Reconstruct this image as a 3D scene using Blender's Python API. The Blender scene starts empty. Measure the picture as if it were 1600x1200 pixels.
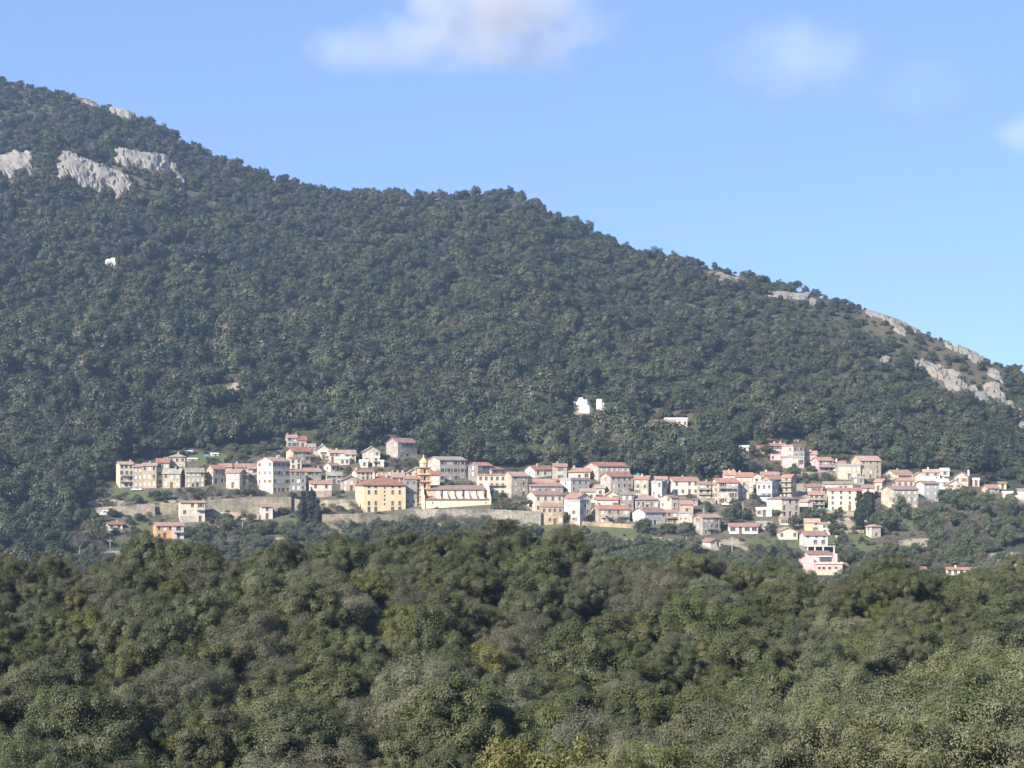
import bpy, math, random
import numpy as np
from mathutils import Vector
random.seed(7); rng = np.random.default_rng(11)
SC = bpy.context.scene
COL = SC.collection
F, VH = 2667.0, 760.0            # focal length and horizon line of the photograph, in its own pixels

# ------------------------------------------------------------------ helpers
def link(o, parent=None):
    COL.objects.link(o)
    if parent is not None: o.parent = parent
    return o
def tag(o, label=None, cat=None, group=None, kind=None):
    if label: o['label'] = label
    if cat: o['category'] = cat
    if group: o['group'] = group
    if kind: o['kind'] = kind
    return o
def empty(name, loc, rz=0.0):
    o = bpy.data.objects.new(name, None); link(o)
    o.empty_display_size = 0.5
    o.location = loc; o.rotation_euler = (0, 0, rz)
    return o
class MB:
    """collects polygons and links them as one mesh object"""
    def __init__(s): s.v = []; s.f = []; s.m = []
    def poly(s, pts, mi=0):
        n = len(s.v); s.v.extend([tuple(p) for p in pts]); s.f.append(tuple(range(n, n+len(pts)))); s.m.append(mi)
    def box(s, a, b, mi=0, taper=0.0):
        (x0,y0,z0),(x1,y1,z1) = a, b; t = taper
        p = [(x0,y0,z0),(x1,y0,z0),(x1,y1,z0),(x0,y1,z0),(x0+t,y0+t,z1),(x1-t,y0+t,z1),(x1-t,y1-t,z1),(x0+t,y1-t,z1)]
        n = len(s.v); s.v.extend(p)
        for f in ((0,1,5,4),(1,2,6,5),(2,3,7,6),(3,0,4,7),(4,5,6,7),(3,2,1,0)):
            s.f.append(tuple(n+i for i in f)); s.m.append(mi)
    def slab(s, pts, th, mi=0):
        """polygon thickened downwards"""
        n = len(pts); lo = [(p[0],p[1],p[2]-th) for p in pts]
        b = len(s.v); s.v.extend([tuple(p) for p in pts]); s.v.extend(lo)
        s.f.append(tuple(range(b, b+n))); s.m.append(mi)
        s.f.append(tuple(range(b+2*n-1, b+n-1, -1))); s.m.append(mi)
        for i in range(n):
            j = (i+1) % n
            s.f.append((b+i, b+n+i, b+n+j, b+j)); s.m.append(mi)
    def tube(s, pts, radii, seg=7, mi=0):
        rings = []
        for i, p in enumerate(pts):
            p = Vector(p)
            d = (Vector(pts[min(i+1,len(pts)-1)]) - Vector(pts[max(i-1,0)])).normalized()
            a = d.cross(Vector((0.31,0.87,0.13))).normalized(); c = d.cross(a)
            b = len(s.v)
            for k in range(seg):
                t = 2*math.pi*k/seg
                s.v.append(tuple(p + (a*math.cos(t)+c*math.sin(t))*radii[i]))
            rings.append(b)
        for i in range(len(rings)-1):
            for k in range(seg):
                k2 = (k+1) % seg
                s.f.append((rings[i]+k, rings[i]+k2, rings[i+1]+k2, rings[i+1]+k)); s.m.append(mi)
        s.f.append(tuple(rings[-1]+k for k in range(seg))); s.m.append(mi)
    def mesh(s, name, mats, smooth=False):
        me = bpy.data.meshes.new(name)
        me.from_pydata(s.v, [], s.f)
        for m in mats: me.materials.append(m)
        if len(mats) > 1: me.polygons.foreach_set('material_index', s.m)
        if smooth: me.polygons.foreach_set('use_smooth', [True]*len(s.f))
        me.update()
        return me
    def build(s, name, mats, parent=None, smooth=False, loc=None, rz=None):
        if not isinstance(mats, (list, tuple)): mats = [mats]
        o = bpy.data.objects.new(name, s.mesh(name, mats, smooth)); link(o, parent)
        if loc is not None: o.location = loc
        if rz is not None: o.rotation_euler = (0,0,rz)
        return o

# ------------------------------------------------------------------ materials
def nt(m):
    m.use_nodes = True; t = m.node_tree; t.nodes.clear(); return t
def N(t, typ, **kw):
    n = t.nodes.new(typ)
    for k, v in kw.items():
        if k in n.inputs.keys(): n.inputs[k].default_value = v
        else: setattr(n, k, v)
    return n
def ramp(t, stops):
    r = t.nodes.new('ShaderNodeValToRGB'); e = r.color_ramp.elements
    while len(e) < len(stops): e.new(0.5)
    for i, (p, c) in enumerate(stops):
        e[i].position = p; e[i].color = (*c, 1) if len(c) == 3 else c
    return r
def coords(t, scale):
    tc = N(t, 'ShaderNodeTexCoord'); mp = N(t, 'ShaderNodeMapping')
    mp.inputs['Scale'].default_value = scale if isinstance(scale, tuple) else (scale,)*3
    t.links.new(tc.outputs['Object'], mp.inputs['Vector']); return mp.outputs['Vector']
def gcoords(t, scale):
    g = N(t, 'ShaderNodeNewGeometry'); mp = N(t, 'ShaderNodeMapping')
    mp.inputs['Scale'].default_value = scale if isinstance(scale, tuple) else (scale,)*3
    t.links.new(g.outputs['Position'], mp.inputs['Vector']); return mp.outputs['Vector']
def objrand(t): return N(t, 'ShaderNodeObjectInfo').outputs['Random']
def vary(t, col, amount, hue=0.02, sat=0.15):
    """per object drift of hue, saturation and value"""
    r = objrand(t)
    h = N(t, 'ShaderNodeHueSaturation')
    for sock, lo, hi, mul in (('Hue', .5-hue, .5+hue, 7.31), ('Saturation', 1-sat, 1+sat, 13.7), ('Value', 1-amount, 1+amount, 1.0)):
        a = N(t, 'ShaderNodeMath', operation='MULTIPLY'); a.inputs[1].default_value = mul
        b = N(t, 'ShaderNodeMath', operation='FRACT')
        mr = N(t, 'ShaderNodeMapRange'); mr.inputs['To Min'].default_value = lo; mr.inputs['To Max'].default_value = hi
        t.links.new(r, a.inputs[0]); t.links.new(a.outputs[0], b.inputs[0]); t.links.new(b.outputs[0], mr.inputs['Value'])
        t.links.new(mr.outputs['Result'], h.inputs[sock])
    t.links.new(col, h.inputs['Color'])
    return h.outputs['Color']
def finish(t, col, rough=0.9, bump=None, bstr=0.4, bdist=0.05):
    p = N(t, 'ShaderNodeBsdfPrincipled', Roughness=rough)
    p.inputs['Specular IOR Level'].default_value = 0.2
    t.links.new(col, p.inputs['Base Color'])
    if bump is not None:
        b = N(t, 'ShaderNodeBump'); b.inputs['Strength'].default_value = bstr; b.inputs['Distance'].default_value = bdist
        t.links.new(bump, b.inputs['Height']); t.links.new(b.outputs['Normal'], p.inputs['Normal'])
    o = N(t, 'ShaderNodeOutputMaterial'); t.links.new(p.outputs[0], o.inputs['Surface'])
def mixc(t, fac, a, b, mode='MIX'):
    m = N(t, 'ShaderNodeMix', data_type='RGBA', blend_type=mode)
    for s, v in ((0, fac), (6, a), (7, b)):
        if hasattr(v, 'links') or hasattr(v, 'is_linked'): t.links.new(v, m.inputs[s])
        elif s == 0: m.inputs[0].default_value = v
        else: m.inputs[s].default_value = (*v, 1)
    return m.outputs[2]
def sc(c, k): return tuple(x*k for x in c)
def stone(name, c, rubble=True, wide=False):
    m = bpy.data.materials.new(name); t = nt(m)
    v = N(t, 'ShaderNodeTexVoronoi', Scale=1.7); t.links.new(coords(t, (1,1,1.6)), v.inputs['Vector'])
    n = N(t, 'ShaderNodeTexNoise', Scale=0.35, Detail=6.0, Roughness=0.65); t.links.new(coords(t, 1.0), n.inputs['Vector'])
    st = N(t, 'ShaderNodeTexNoise', Scale=0.9, Detail=3.0); t.links.new(coords(t, (1,1,.12)), st.inputs['Vector'])
    r1 = ramp(t, [(0.0, sc(c,.72)), (.5, c), (1.0, sc(c,1.28))])
    if wide:
        nw = N(t, 'ShaderNodeTexNoise', Scale=.12, Detail=5.0, Roughness=.7); t.links.new(coords(t, (1,1,1.6)), nw.inputs['Vector'])
    t.links.new(v.outputs['Color'] if rubble else n.outputs['Fac'], r1.inputs['Fac'])
    r2 = ramp(t, [(0.34, (.62,.60,.58)), (.52, (1,1,1)), (.72, (1.0,.94,.84))]); t.links.new(n.outputs['Fac'], r2.inputs['Fac'])
    c1 = mixc(t, .8, r1.outputs['Color'], r2.outputs['Color'], 'MULTIPLY')
    r3 = ramp(t, [(0.35, (.66,.64,.62)), (.55, (1,1,1))]); t.links.new(st.outputs['Fac'], r3.inputs['Fac'])
    c2 = mixc(t, .55, c1, r3.outputs['Color'], 'MULTIPLY')
    if wide:
        r4 = ramp(t, [(.36,(.42,.45,.36)),(.5,(.95,.95,.92)),(.62,(1.15,1.08,.95))]); t.links.new(nw.outputs['Fac'], r4.inputs['Fac']); c2 = mixc(t, .9, c2, r4.outputs['Color'], 'MULTIPLY')
    finish(t, vary(t, c2, .12), .95, v.outputs['Distance'] if rubble else n.outputs['Fac'], .5, .06)
    return m
def plaster(name, c):
    m = bpy.data.materials.new(name); t = nt(m)
    n = N(t, 'ShaderNodeTexNoise', Scale=0.45, Detail=7.0, Roughness=0.62); t.links.new(coords(t, 1.0), n.inputs['Vector'])
    st = N(t, 'ShaderNodeTexNoise', Scale=1.1, Detail=3.0); t.links.new(coords(t, (1,1,.1)), st.inputs['Vector'])
    r1 = ramp(t, [(0.3, sc(c,.8)), (.5, c), (.75, sc(c,1.06))]); t.links.new(n.outputs['Fac'], r1.inputs['Fac'])
    r3 = ramp(t, [(0.32, (.72,.69,.64)), (.5, (1,1,1))]); t.links.new(st.outputs['Fac'], r3.inputs['Fac'])
    finish(t, vary(t, mixc(t, .5, r1.outputs['Color'], r3.outputs['Color'], 'MULTIPLY'), .07, .008, .1), .9)
    return m
def tiles(name, c):
    m = bpy.data.materials.new(name); t = nt(m)
    n = N(t, 'ShaderNodeTexNoise', Scale=0.7, Detail=6.0, Roughness=0.7); t.links.new(coords(t, 1.0), n.inputs['Vector'])
    w = N(t, 'ShaderNodeTexWave', Scale=1.6, Distortion=1.5); t.links.new(coords(t, 1.0), w.inputs['Vector'])
    r1 = ramp(t, [(0.28, sc(c,.6)), (.5, c), (.72, (min(1,c[0]*1.2),c[1]*1.45,c[2]*1.5))]); t.links.new(n.outputs['Fac'], r1.inputs['Fac'])
    r2 = ramp(t, [(0.0, (.72,.70,.70)), (.6, (1,1,1))]); t.links.new(w.outputs['Fac'], r2.inputs['Fac'])
    finish(t, vary(t, mixc(t, .8, r1.outputs['Color'], r2.outputs['Color'], 'MULTIPLY'), .2, .008, .22), .85, w.outputs['Fac'], .4, .05)
    return m
def plain(name, c, rough=.6, metal=0.0):
    m = bpy.data.materials.new(name); t = nt(m)
    n = N(t, 'ShaderNodeTexNoise', Scale=2.0, Detail=4.0); t.links.new(coords(t, 1.0), n.inputs['Vector'])
    r1 = ramp(t, [(0.3, sc(c,.82)), (.7, sc(c,1.1))]); t.links.new(n.outputs['Fac'], r1.inputs['Fac'])
    finish(t, r1.outputs['Color'], rough)
    return m
WALL = dict(t=stone('tan_stone',(.48,.405,.31)), g=stone('grey_stone',(.43,.385,.325)), c=plaster('cream_plaster',(.61,.53,.405)),
            w=plaster('white_plaster',(.63,.575,.485)), y=plaster('yellow_plaster',(.74,.55,.34)), e=plaster('peach_plaster',(.64,.46,.31)), v=plaster('pale_yellow_plaster',(.80,.70,.45)), o=plaster('orange_plaster',(.62,.32,.13)),
            p=plaster('pink_plaster',(.64,.43,.40)), k=stone('ochre_stone',(.47,.37,.255)), b=plaster('pale_grey_plaster',(.48,.475,.455)),
            d=stone('dark_and_shaded_stone',(.27,.25,.23)), q=plaster('rose_plaster',(.66,.44,.40)), l=plaster('lilac_pink_plaster',(.62,.40,.42)),  # dark stone's colour also carries the shade on overshadowed houses
            a=plaster('apricot_white_plaster',(.80,.68,.50)), s=stone('pale_stone',(.54,.47,.37)))
ROOF = dict(r=tiles('red_tiles',(.35,.195,.15)), p=tiles('faded_pink_tiles',(.37,.255,.20)), n=tiles('brown_tiles',(.34,.19,.14)),
            s=stone('stone_slabs',(.34,.29,.23)), w=plain('white_sheeting',(.7,.7,.68)), m=plain('rusty_sheeting',(.36,.2,.12)), g=plain('grey_slab',(.33,.32,.31)))
GLASS = plain('dark_window_glass', (.085,.08,.08), .35)
FRAME = plain('pale_window_surround', (.52,.47,.39), .8)
SHUT = plain('white_shutter_paint', (.72,.71,.66), .6)
SHUTB = plain('brown_shutter_paint', (.16,.10,.075), .6)
SHUTG = plain('grey_blue_shutter_paint', (.26,.31,.34), .6)
IRON = plain('dark_railing_iron', (.05,.05,.055), .5)
CONC = plain('grey_concrete', (.36,.35,.33), .9)
RWALL = stone('retaining_stone', (.28,.245,.205), wide=True)
RWALL2 = stone('warm_retaining_stone', (.38,.315,.235), wide=True)
BARK = plain('brown_bark', (.10,.075,.055), .95)
PALEBARK = plain('pale_bark', (.26,.235,.20), .9)
POLEM = plain('weathered_pole', (.42,.40,.37), .8)

def foliage(name, c, c2, spread=.2, trans=.25, nscale=.55, hue=.02, warm=None):
    """leaf colour: drifts per plant, per branch and per leaf"""
    m = bpy.data.materials.new(name); t = nt(m)
    n = N(t, 'ShaderNodeTexNoise', Scale=nscale, Detail=2.0); t.links.new(gcoords(t, 1.0), n.inputs['Vector'])
    n2 = N(t, 'ShaderNodeTexNoise', Scale=nscale*9, Detail=1.0); t.links.new(gcoords(t, 1.0), n2.inputs['Vector'])
    r1 = ramp(t, [(0.36, c), (.64, c2)]); t.links.new(n.outputs['Fac'], r1.inputs['Fac'])
    r2 = ramp(t, [(0.3, (.78,.80,.82)), (.5, (1,1,1)), (.72, (1.24,1.2,1.08))]); t.links.new(n2.outputs['Fac'], r2.inputs['Fac'])
    col = mixc(t, .85, r1.outputs['Color'], r2.outputs['Color'], 'MULTIPLY')
    col = vary(t, mixc(t, 1.0, col, (1.02,1.02,1.0), 'MULTIPLY'), spread, hue, .13)
    d = N(t, 'ShaderNodeBsdfDiffuse', Roughness=.6); tr = N(t, 'ShaderNodeBsdfTranslucent'); mx = N(t, 'ShaderNodeMixShader', Fac=trans)
    g = N(t, 'ShaderNodeBsdfGlossy', Roughness=.5); g.inputs['Color'].default_value = (.8,.8,.8,1); mx2 = N(t, 'ShaderNodeMixShader', Fac=.025)
    t.links.new(col, d.inputs['Color']); t.links.new(col, tr.inputs['Color'])
    t.links.new(d.outputs[0], mx.inputs[1]); t.links.new(tr.outputs[0], mx.inputs[2])
    t.links.new(mx.outputs[0], mx2.inputs[1]); t.links.new(g.outputs[0], mx2.inputs[2])
    o = N(t, 'ShaderNodeOutputMaterial'); t.links.new(mx2.outputs[0], o.inputs['Surface'])
    return m
LEAF = dict(
    oak=foliage('holm_oak_leaves', (.064,.075,.032), (.114,.122,.058), trans=.2, hue=.012),
    olive=foliage('olive_leaves', (.095,.108,.055), (.145,.152,.084), trans=.18),
    yellow=foliage('yellow_green_leaves', (.095,.102,.030), (.14,.138,.048), trans=.2),
    grey=foliage('grey_twig_leaves', (.105,.105,.066), (.148,.145,.096), trans=.15),
    hill=foliage('hill_oak_leaves', (.043,.058,.030), (.082,.089,.046), .3, .15, .035, .03),
    garden=foliage('garden_leaves', (.07,.086,.042), (.12,.13,.064), .25, .2, .3),
    cyp=foliage('cypress_leaves', (.022,.032,.018), (.038,.05,.028), .1, .1, .5),
    dusty=foliage('dusty_twigs', (.13,.115,.09), (.18,.155,.125), .15, .1, .4),
    arb=foliage('strawberry_tree_leaves', (.125,.132,.042), (.22,.205,.075), .12, .3, 1.2),
    silver=foliage('silver_olive_leaves', (.095,.11,.045), (.20,.205,.112), .12, .25, 1.6))
# ------------------------------------------------------------------ value noise
_tab = np.random.default_rng(5).random((256, 256))
def vnoise(x, y):
    x = np.asarray(x, float); y = np.asarray(y, float)
    xi = np.floor(x).astype(int); yi = np.floor(y).astype(int); fx = x-xi; fy = y-yi
    fx = fx*fx*(3-2*fx); fy = fy*fy*(3-2*fy)
    g = lambda a, b: _tab[a & 255, b & 255]
    return (g(xi,yi)*(1-fx)+g(xi+1,yi)*fx)*(1-fy)+(g(xi,yi+1)*(1-fx)+g(xi+1,yi+1)*fx)*fy
def fbm(x, y, o=4):
    s = 0; a = .5; n = 0
    for i in range(o):
        s = s + a*(vnoise(x+17.3*i, y+9.1*i)-.5)*2; n += a; a *= .5; x = x*2.03; y = y*2.03
    return s/n

# ------------------------------------------------------------------ terrain
RIDGE = np.array([(-1200,-150),(-700,-70),(-200,62),(0,118),(60,132),(120,147),(170,165),(200,170),(240,186),(280,212),(320,236),(370,248),(420,270),(470,281),(520,295),(575,296),(620,295),(660,301),(700,303),(740,297),(775,293),(810,301),(850,319),(900,344),(950,371),(1000,391),(1060,403),(1120,411),(1180,428),(1240,443),(1300,458),(1360,475),(1400,487),(1450,512),(1500,532),(1550,556),(1600,572),(1800,645),(2200,735),(2900,790)], float)
RIDGEY = np.array([(-1200,1400),(0,1200),(300,1150),(500,1100),(800,1060),(1000,1010),(1200,960),(1400,900),(1600,840),(2200,800),(2900,790)], float)
CREST = np.array([(-1200,880),(-200,876),(0,872),(100,874),(150,882),(200,872),(230,852),(280,849),(320,866),(400,864),(450,854),(500,840),(560,846),(620,840),(660,833),(700,825),(740,829),(780,833),(850,836),(900,851),(930,872),(1010,866),(1040,870),(1120,876),(1210,872),(1250,880),(1275,896),(1310,897),(1350,868),(1394,860),(1425,866),(1440,890),(1500,903),(1530,884),(1555,882),(1575,896),(1700,890),(2900,890)], float)
CY = 165.0
def ridge_y(u): return np.interp(u, RIDGEY[:,0], RIDGEY[:,1])
def H(u, Y):
    """ground height under the sight line of column u at distance Y"""
    u, Y = np.broadcast_arrays(np.asarray(u, float), np.asarray(Y, float))
    ry = ridge_y(u); vr = np.interp(u, RIDGE[:,0], RIDGE[:,1]); vc = np.interp(u, CREST[:,0], CREST[:,1])
    zr = (VH-vr)/F*ry - 3.5
    zc = (VH-vc)/F*CY - 3.3
    one = np.ones_like(Y)
    ks = [(-400,40*one),(-60,-1.7*one),(6,-2.1*one),(22,-6.0*one),(45,-12.5*one),(66,-17.5*one),(90,-19.2*one),(CY*one,zc),(205,zc-4),(300,-31*one),(430,-36*one),
          (560,(VH-890)/F*560*one),(720,(VH-690)/F*720*one)]
    kx = np.stack([k[0]*one for k in ks]+[ry, ry+150, ry+450, ry*0+2600]); kz = np.stack([k[1] for k in ks]+[zr, zr-25, zr*.55-60, zr*0-60])
    z = np.zeros_like(Y)
    z = np.where(Y <= kx[0], kz[0], z)
    near = np.clip((u-640)/120, 0, 1)*3.0+np.clip((u-1050)/150, 0, 1)*1.0
    kz[4] = kz[4]+near; kz[5] = kz[5]+near*.6
    for i in range(len(kx)-1):
        w = (Y-kx[i])/(kx[i+1]-kx[i]); m = (w >= 0) & (w <= 1)
        z = np.where(m, kz[i]+(kz[i+1]-kz[i])*w, z)
    z = np.where(Y > kx[-1], kz[-1], z)
    x = (u-800)/F*Y
    amp = np.interp(Y, [0,30,80,160,200,430,560,700,780,900,1000,1300], [.0,.6,1.3,1.0,1.5,2,.5,.6,3.0,6.0,6.5,4])
    fade = np.clip(np.abs(Y-ry)/90, .12, 1)
    z = z + amp*fade*fbm(x/70+3.1, Y/70+8.7, 3)*np.where(Y > 740, 1.5, 1.0)
    z = z + np.where((Y > 70) & (Y < 190), 1.2*fbm(x/16, Y/11, 2), 0)
    return z
def at(u, v, Y): return Vector(((u-800)/F*Y, Y, (VH-v)/F*Y))
def Hxy(x, Y): return float(H(800+x/Y*F, Y))
_cache = {}
def ground_Y(u, v, lo=470.0):
    """distance at which the ground is met by the sight line through (u, v)"""
    k = round(u/2)
    if k not in _cache:
        Ys = np.linspace(lo, float(ridge_y(u)), 420); vs = VH-F*H(u, Ys)/Ys
        _cache[k] = (Ys, np.minimum.accumulate(vs))
    Ys, vs = _cache[k]
    return float(np.interp(-v, -vs, Ys))
def ground(u, v):
    Y = ground_Y(u, v); return Vector(((u-800)/F*Y, Y, float(H(u, Y))))

# ground cover painted where the photo shows it: (u, v, half width, half height, kind)
PATCH = [(195,772,32,9,'grass'),(228,780,34,7,'grass'),(170,786,30,6,'soil'),(248,826,48,9,'grass'),(300,715,70,8,'grass'),(455,822,36,12,'grass'),(560,790,70,8,'soil'),
         (960,834,70,8,'grass'),(830,826,60,7,'grass'),(880,846,40,5,'soil'),(905,843,30,5,'soil'),(1010,845,40,6,'soil'),(1160,852,70,9,'soil'),(1190,845,30,6,'grass'),(1300,842,60,12,'grass'),
         (1330,815,30,14,'soil'),(1360,855,60,6,'grass'),(1430,812,50,18,'grass'),(1440,848,40,6,'soil'),(1480,838,26,5,'soil'),(1570,872,50,9,'soil'),(1250,770,60,14,'soil'),
         (60,832,80,6,'soil'),(170,866,50,5,'soil'),(330,850,40,8,'soil'),(130,680,30,5,'soil'),(340,610,40,9,'soil'),(310,560,20,18,'soil'),(380,600,14,20,'soil'),(470,660,70,14,'scrub'),(690,700,40,9,'grass'),
         (600,690,60,8,'scrub'),(1060,650,55,14,'scrub'),(1240,690,70,10,'scrub'),(1170,715,70,14,'scrub'),(970,693,26,5,'grass'),(1060,700,40,8,'grass'),(915,640,40,8,'soil'),(400,845,60,6,'soil'),
         (720,812,60,8,'soil'),(1215,852,60,5,'grass'),(340,790,120,12,'soil'),(800,812,60,8,'soil'),(1500,560,60,60,'scrub'),(1400,500,60,26,'scrub'),(150,270,100,30,'scrub'),(1135,432,30,14,'scrub')]
VTOP = np.array([(-1200,1000),(60,1000),(100,850),(118,800),(140,780),(178,756),(186,722),(260,718),(300,706),(400,698),(435,688),(490,686),(520,700),(560,708),(598,704),(604,692),(655,694),(664,716),(735,728),(790,744),(860,740),(920,738),(990,744),(1000,754),(1120,754),(1140,736),(1156,704),(1200,702),(1262,706),(1330,716),(1345,724),(1385,728),(1400,738),(1500,746),(1530,754),(1560,760),(1610,774),(1640,1000),(2900,1000)], float)
def terrain():
    us = np.concatenate([np.arange(-1200,-100,60), np.arange(-100,1700,10), np.arange(1700,2901,60)]).astype(float)
    Ys = np.concatenate([np.array([-400,-200,-60,-20,2,6]), np.arange(10,70,5), np.arange(70,200,3.0), np.arange(200,480,14), np.arange(480,760,2.5), np.arange(760,1230,9), np.arange(1240,1621,40)])
    U, YY = np.meshgrid(us, Ys)
    Z = H(U, YY)
    Yx = np.where(YY < 60, 60+0*YY, YY)                # behind and beside the viewer the sheet keeps a width
    X = (U-800)/F*np.where(YY < 400, np.maximum(Yx, 60), Yx)
    near = YY < 60
    Z = np.where(near, H(800+X/np.maximum(YY,60)*F, YY), Z)
    ny, nx = X.shape
    co = np.stack([X.ravel(), YY.ravel(), Z.ravel()], 1)
    i = np.arange(ny*nx).reshape(ny, nx)
    fs = np.stack([i[:-1,:-1].ravel(), i[:-1,1:].ravel(), i[1:,1:].ravel(), i[1:,:-1].ravel()], 1)
    me = bpy.data.meshes.new('terrain'); me.from_pydata(co.tolist(), [], fs.tolist())
    V = VH-F*Z/np.maximum(YY, 1)
    out = {}
    VT = np.interp(U, VTOP[:,0], VTOP[:,1])
    for kind in ('village','grass','soil','scrub'):
        w = np.zeros_like(X)
        if kind == 'village': w = np.where((YY > 480) & (YY < 800), np.clip((V-VT+6)/20, 0, 1)*.62*np.clip((880-V)/50, 0, 1), 0)
        for (u,v,ru,rv,k) in PATCH:
            if k == kind: w = np.maximum(w, np.where(YY > 450, np.clip(1.6-((U-u)/ru)**2-((V-v)/rv)**2, 0, 1), 0))
        a = me.attributes.new(kind, 'FLOAT', 'POINT'); a.data.foreach_set('value', w.ravel().astype(np.float32))
    m = bpy.data.materials.new('hillside_ground'); t = nt(m)
    n = N(t, 'ShaderNodeTexNoise', Scale=.09, Detail=6.0, Roughness=.65); t.links.new(gcoords(t, 1.0), n.inputs['Vector'])
    n2 = N(t, 'ShaderNodeTexNoise', Scale=.7, Detail=5.0, Roughness=.7); t.links.new(gcoords(t, 1.0), n2.inputs['Vector'])
    base = ramp(t, [(.34,(.036,.044,.024)),(.5,(.055,.060,.034)),(.66,(.10,.09,.06))]); t.links.new(n.outputs['Fac'], base.inputs['Fac'])
    col = base.outputs['Color']
    for kind, c in (('village',(.145,.125,.088)),('scrub',(.105,.088,.055)),('soil',(.31,.265,.20)),('grass',(.105,.118,.05))):
        at_ = N(t, 'ShaderNodeAttribute', attribute_name=kind)
        mm = N(t, 'ShaderNodeMath', operation='MULTIPLY_ADD'); t.links.new(n2.outputs['Fac'], mm.inputs[0]); mm.inputs[1].default_value = 1.4
        ad = N(t, 'ShaderNodeMath', operation='SUBTRACT'); t.links.new(at_.outputs['Fac'], mm.inputs[2]); t.links.new(mm.outputs[0], ad.inputs[0]); ad.inputs[1].default_value = .95
        mu = N(t, 'ShaderNodeMath', operation='MULTIPLY', use_clamp=True); t.links.new(ad.outputs[0], mu.inputs[0]); mu.inputs[1].default_value = 1.9
        gate = N(t, 'ShaderNodeMath', operation='MULTIPLY', use_clamp=True); t.links.new(mu.outputs[0], gate.inputs[0])
        g2 = N(t, 'ShaderNodeMath', operation='MULTIPLY', use_clamp=True); t.links.new(at_.outputs['Fac'], g2.inputs[0]); g2.inputs[1].default_value = 1.6
        t.links.new(g2.outputs[0], gate.inputs[1])
        col = mixc(t, gate.outputs[0], col, c)
    r2 = ramp(t, [(.3,(.7,.7,.7)),(.5,(1,1,1)),(.7,(1.25,1.22,1.15))]); t.links.new(n2.outputs['Fac'], r2.inputs['Fac'])
    finish(t, mixc(t, .8, col, r2.outputs['Color'], 'MULTIPLY'), 1.0, n2.outputs['Fac'], .8, .6)
    me.materials.append(m); me.polygons.foreach_set('use_smooth', [True]*len(me.polygons))
    o = bpy.data.objects.new('terrain', me); link(o); o['kind'] = 'structure'
    tag(o, 'green and tan hillside rising behind the village and falling to the thicket', 'terrain')
terrain()

# ------------------------------------------------------------------ leaves and crowns
def leaf_mesh(name, cen, nrm, length, width, mat, stretch_up=0.0):
    """one rhombus per leaf or spray; numpy throughout"""
    n = len(cen)
    r = rng.normal(size=(n,3)); r[:,2] += stretch_up
    a = np.cross(nrm, r); a = np.cross(a, nrm) if stretch_up else a
    a /= np.linalg.norm(a, axis=1, keepdims=True)+1e-9
    b = np.cross(nrm, a)
    L = (length*rng.uniform(.65,1.35,n))[:,None]*.5; W = (width*rng.uniform(.7,1.3,n))[:,None]*.5
    co = np.stack([cen-a*L, cen+b*W, cen+a*L, cen-b*W], 1).reshape(-1,3)
    me = bpy.data.meshes.new(name); me.vertices.add(n*4); me.vertices.foreach_set('co', co.ravel().astype(np.float32))
    me.loops.add(n*4); me.loops.foreach_set('vertex_index', np.arange(n*4, dtype=np.int32))
    me.polygons.add(n); me.polygons.foreach_set('loop_start', np.arange(0, n*4, 4, dtype=np.int32))
    me.polygons.foreach_set('loop_total', np.full(n, 4, dtype=np.int32))
    me.materials.append(mat); me.update(calc_edges=True)
    return me
def unit(n): 
    d = rng.normal(size=(n,3)); return d/np.linalg.norm(d, axis=1, keepdims=True)
def crown_mesh(name, mat, rx, rz, zc, nlobe, nclump, cr, nleaf, ll, lw, low=-.35, up=0.0, inner=.1, squash=1.0, nn=.32):
    """irregular crown: a few lobes at different heights, each carrying leaf clumps with gaps between them"""
    C, Nn = [], []; base = zc-rz
    lobes = [(np.array([rng.normal(0,.12)*rx, rng.normal(0,.12)*rx, zc+rz*.22]), np.array([rx*.55,rx*.55*squash,rz*.72]))]
    for k in range(nlobe-1):
        t = 2*math.pi*(k+rng.uniform(-.3,.3))/(nlobe-1); d = rng.uniform(.42,.68); q = rng.uniform(.3,.52); hz = rng.uniform(-.5,.32)
        lobes.append((np.array([math.cos(t)*rx*d, math.sin(t)*rx*d*squash, zc+rz*hz]), np.array([rx*q,rx*q,rz*q*rng.uniform(1.0,1.5)])))
    for (lc, lr) in lobes:
        m = max(4, int(nclump*(lr[0]/rx/.45)**2)); d = unit(m*3); d = d[d[:,2] > low][:m]
        for i in range(len(d)):
            r = cr*rng.uniform(.55,1.4); n = int(nleaf*(r/cr)**2); sq = rng.uniform(.8,1.25,3)
            cc = lc+d[i]*lr*rng.uniform(.78,1.08)
            if cc[2] < .15: continue
            u = unit(n); u[:,2] = np.where(rng.random(n) < .55, np.abs(u[:,2]), u[:,2])
            rad = np.where(rng.random(n) < .06, rng.uniform(1.05,1.4,n), rng.uniform(.55,1.08,n))[:,None]*r*sq
            C.append(cc+u*rad); Nn.append(u+d[i]*.55+np.array([0,0,.12])+rng.normal(size=(n,3))*nn)
        n = int(inner*m*nleaf)
        if n: u = unit(n); C.append(lc+u*lr*rng.uniform(.4,.8,n)[:,None]); Nn.append(u+rng.normal(size=(n,3))*.4)
    C = np.concatenate(C); Nn = np.concatenate(Nn); Nn /= np.linalg.norm(Nn, axis=1, keepdims=True)+1e-9
    return leaf_mesh(name, C, Nn, ll, lw, mat, up)
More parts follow.
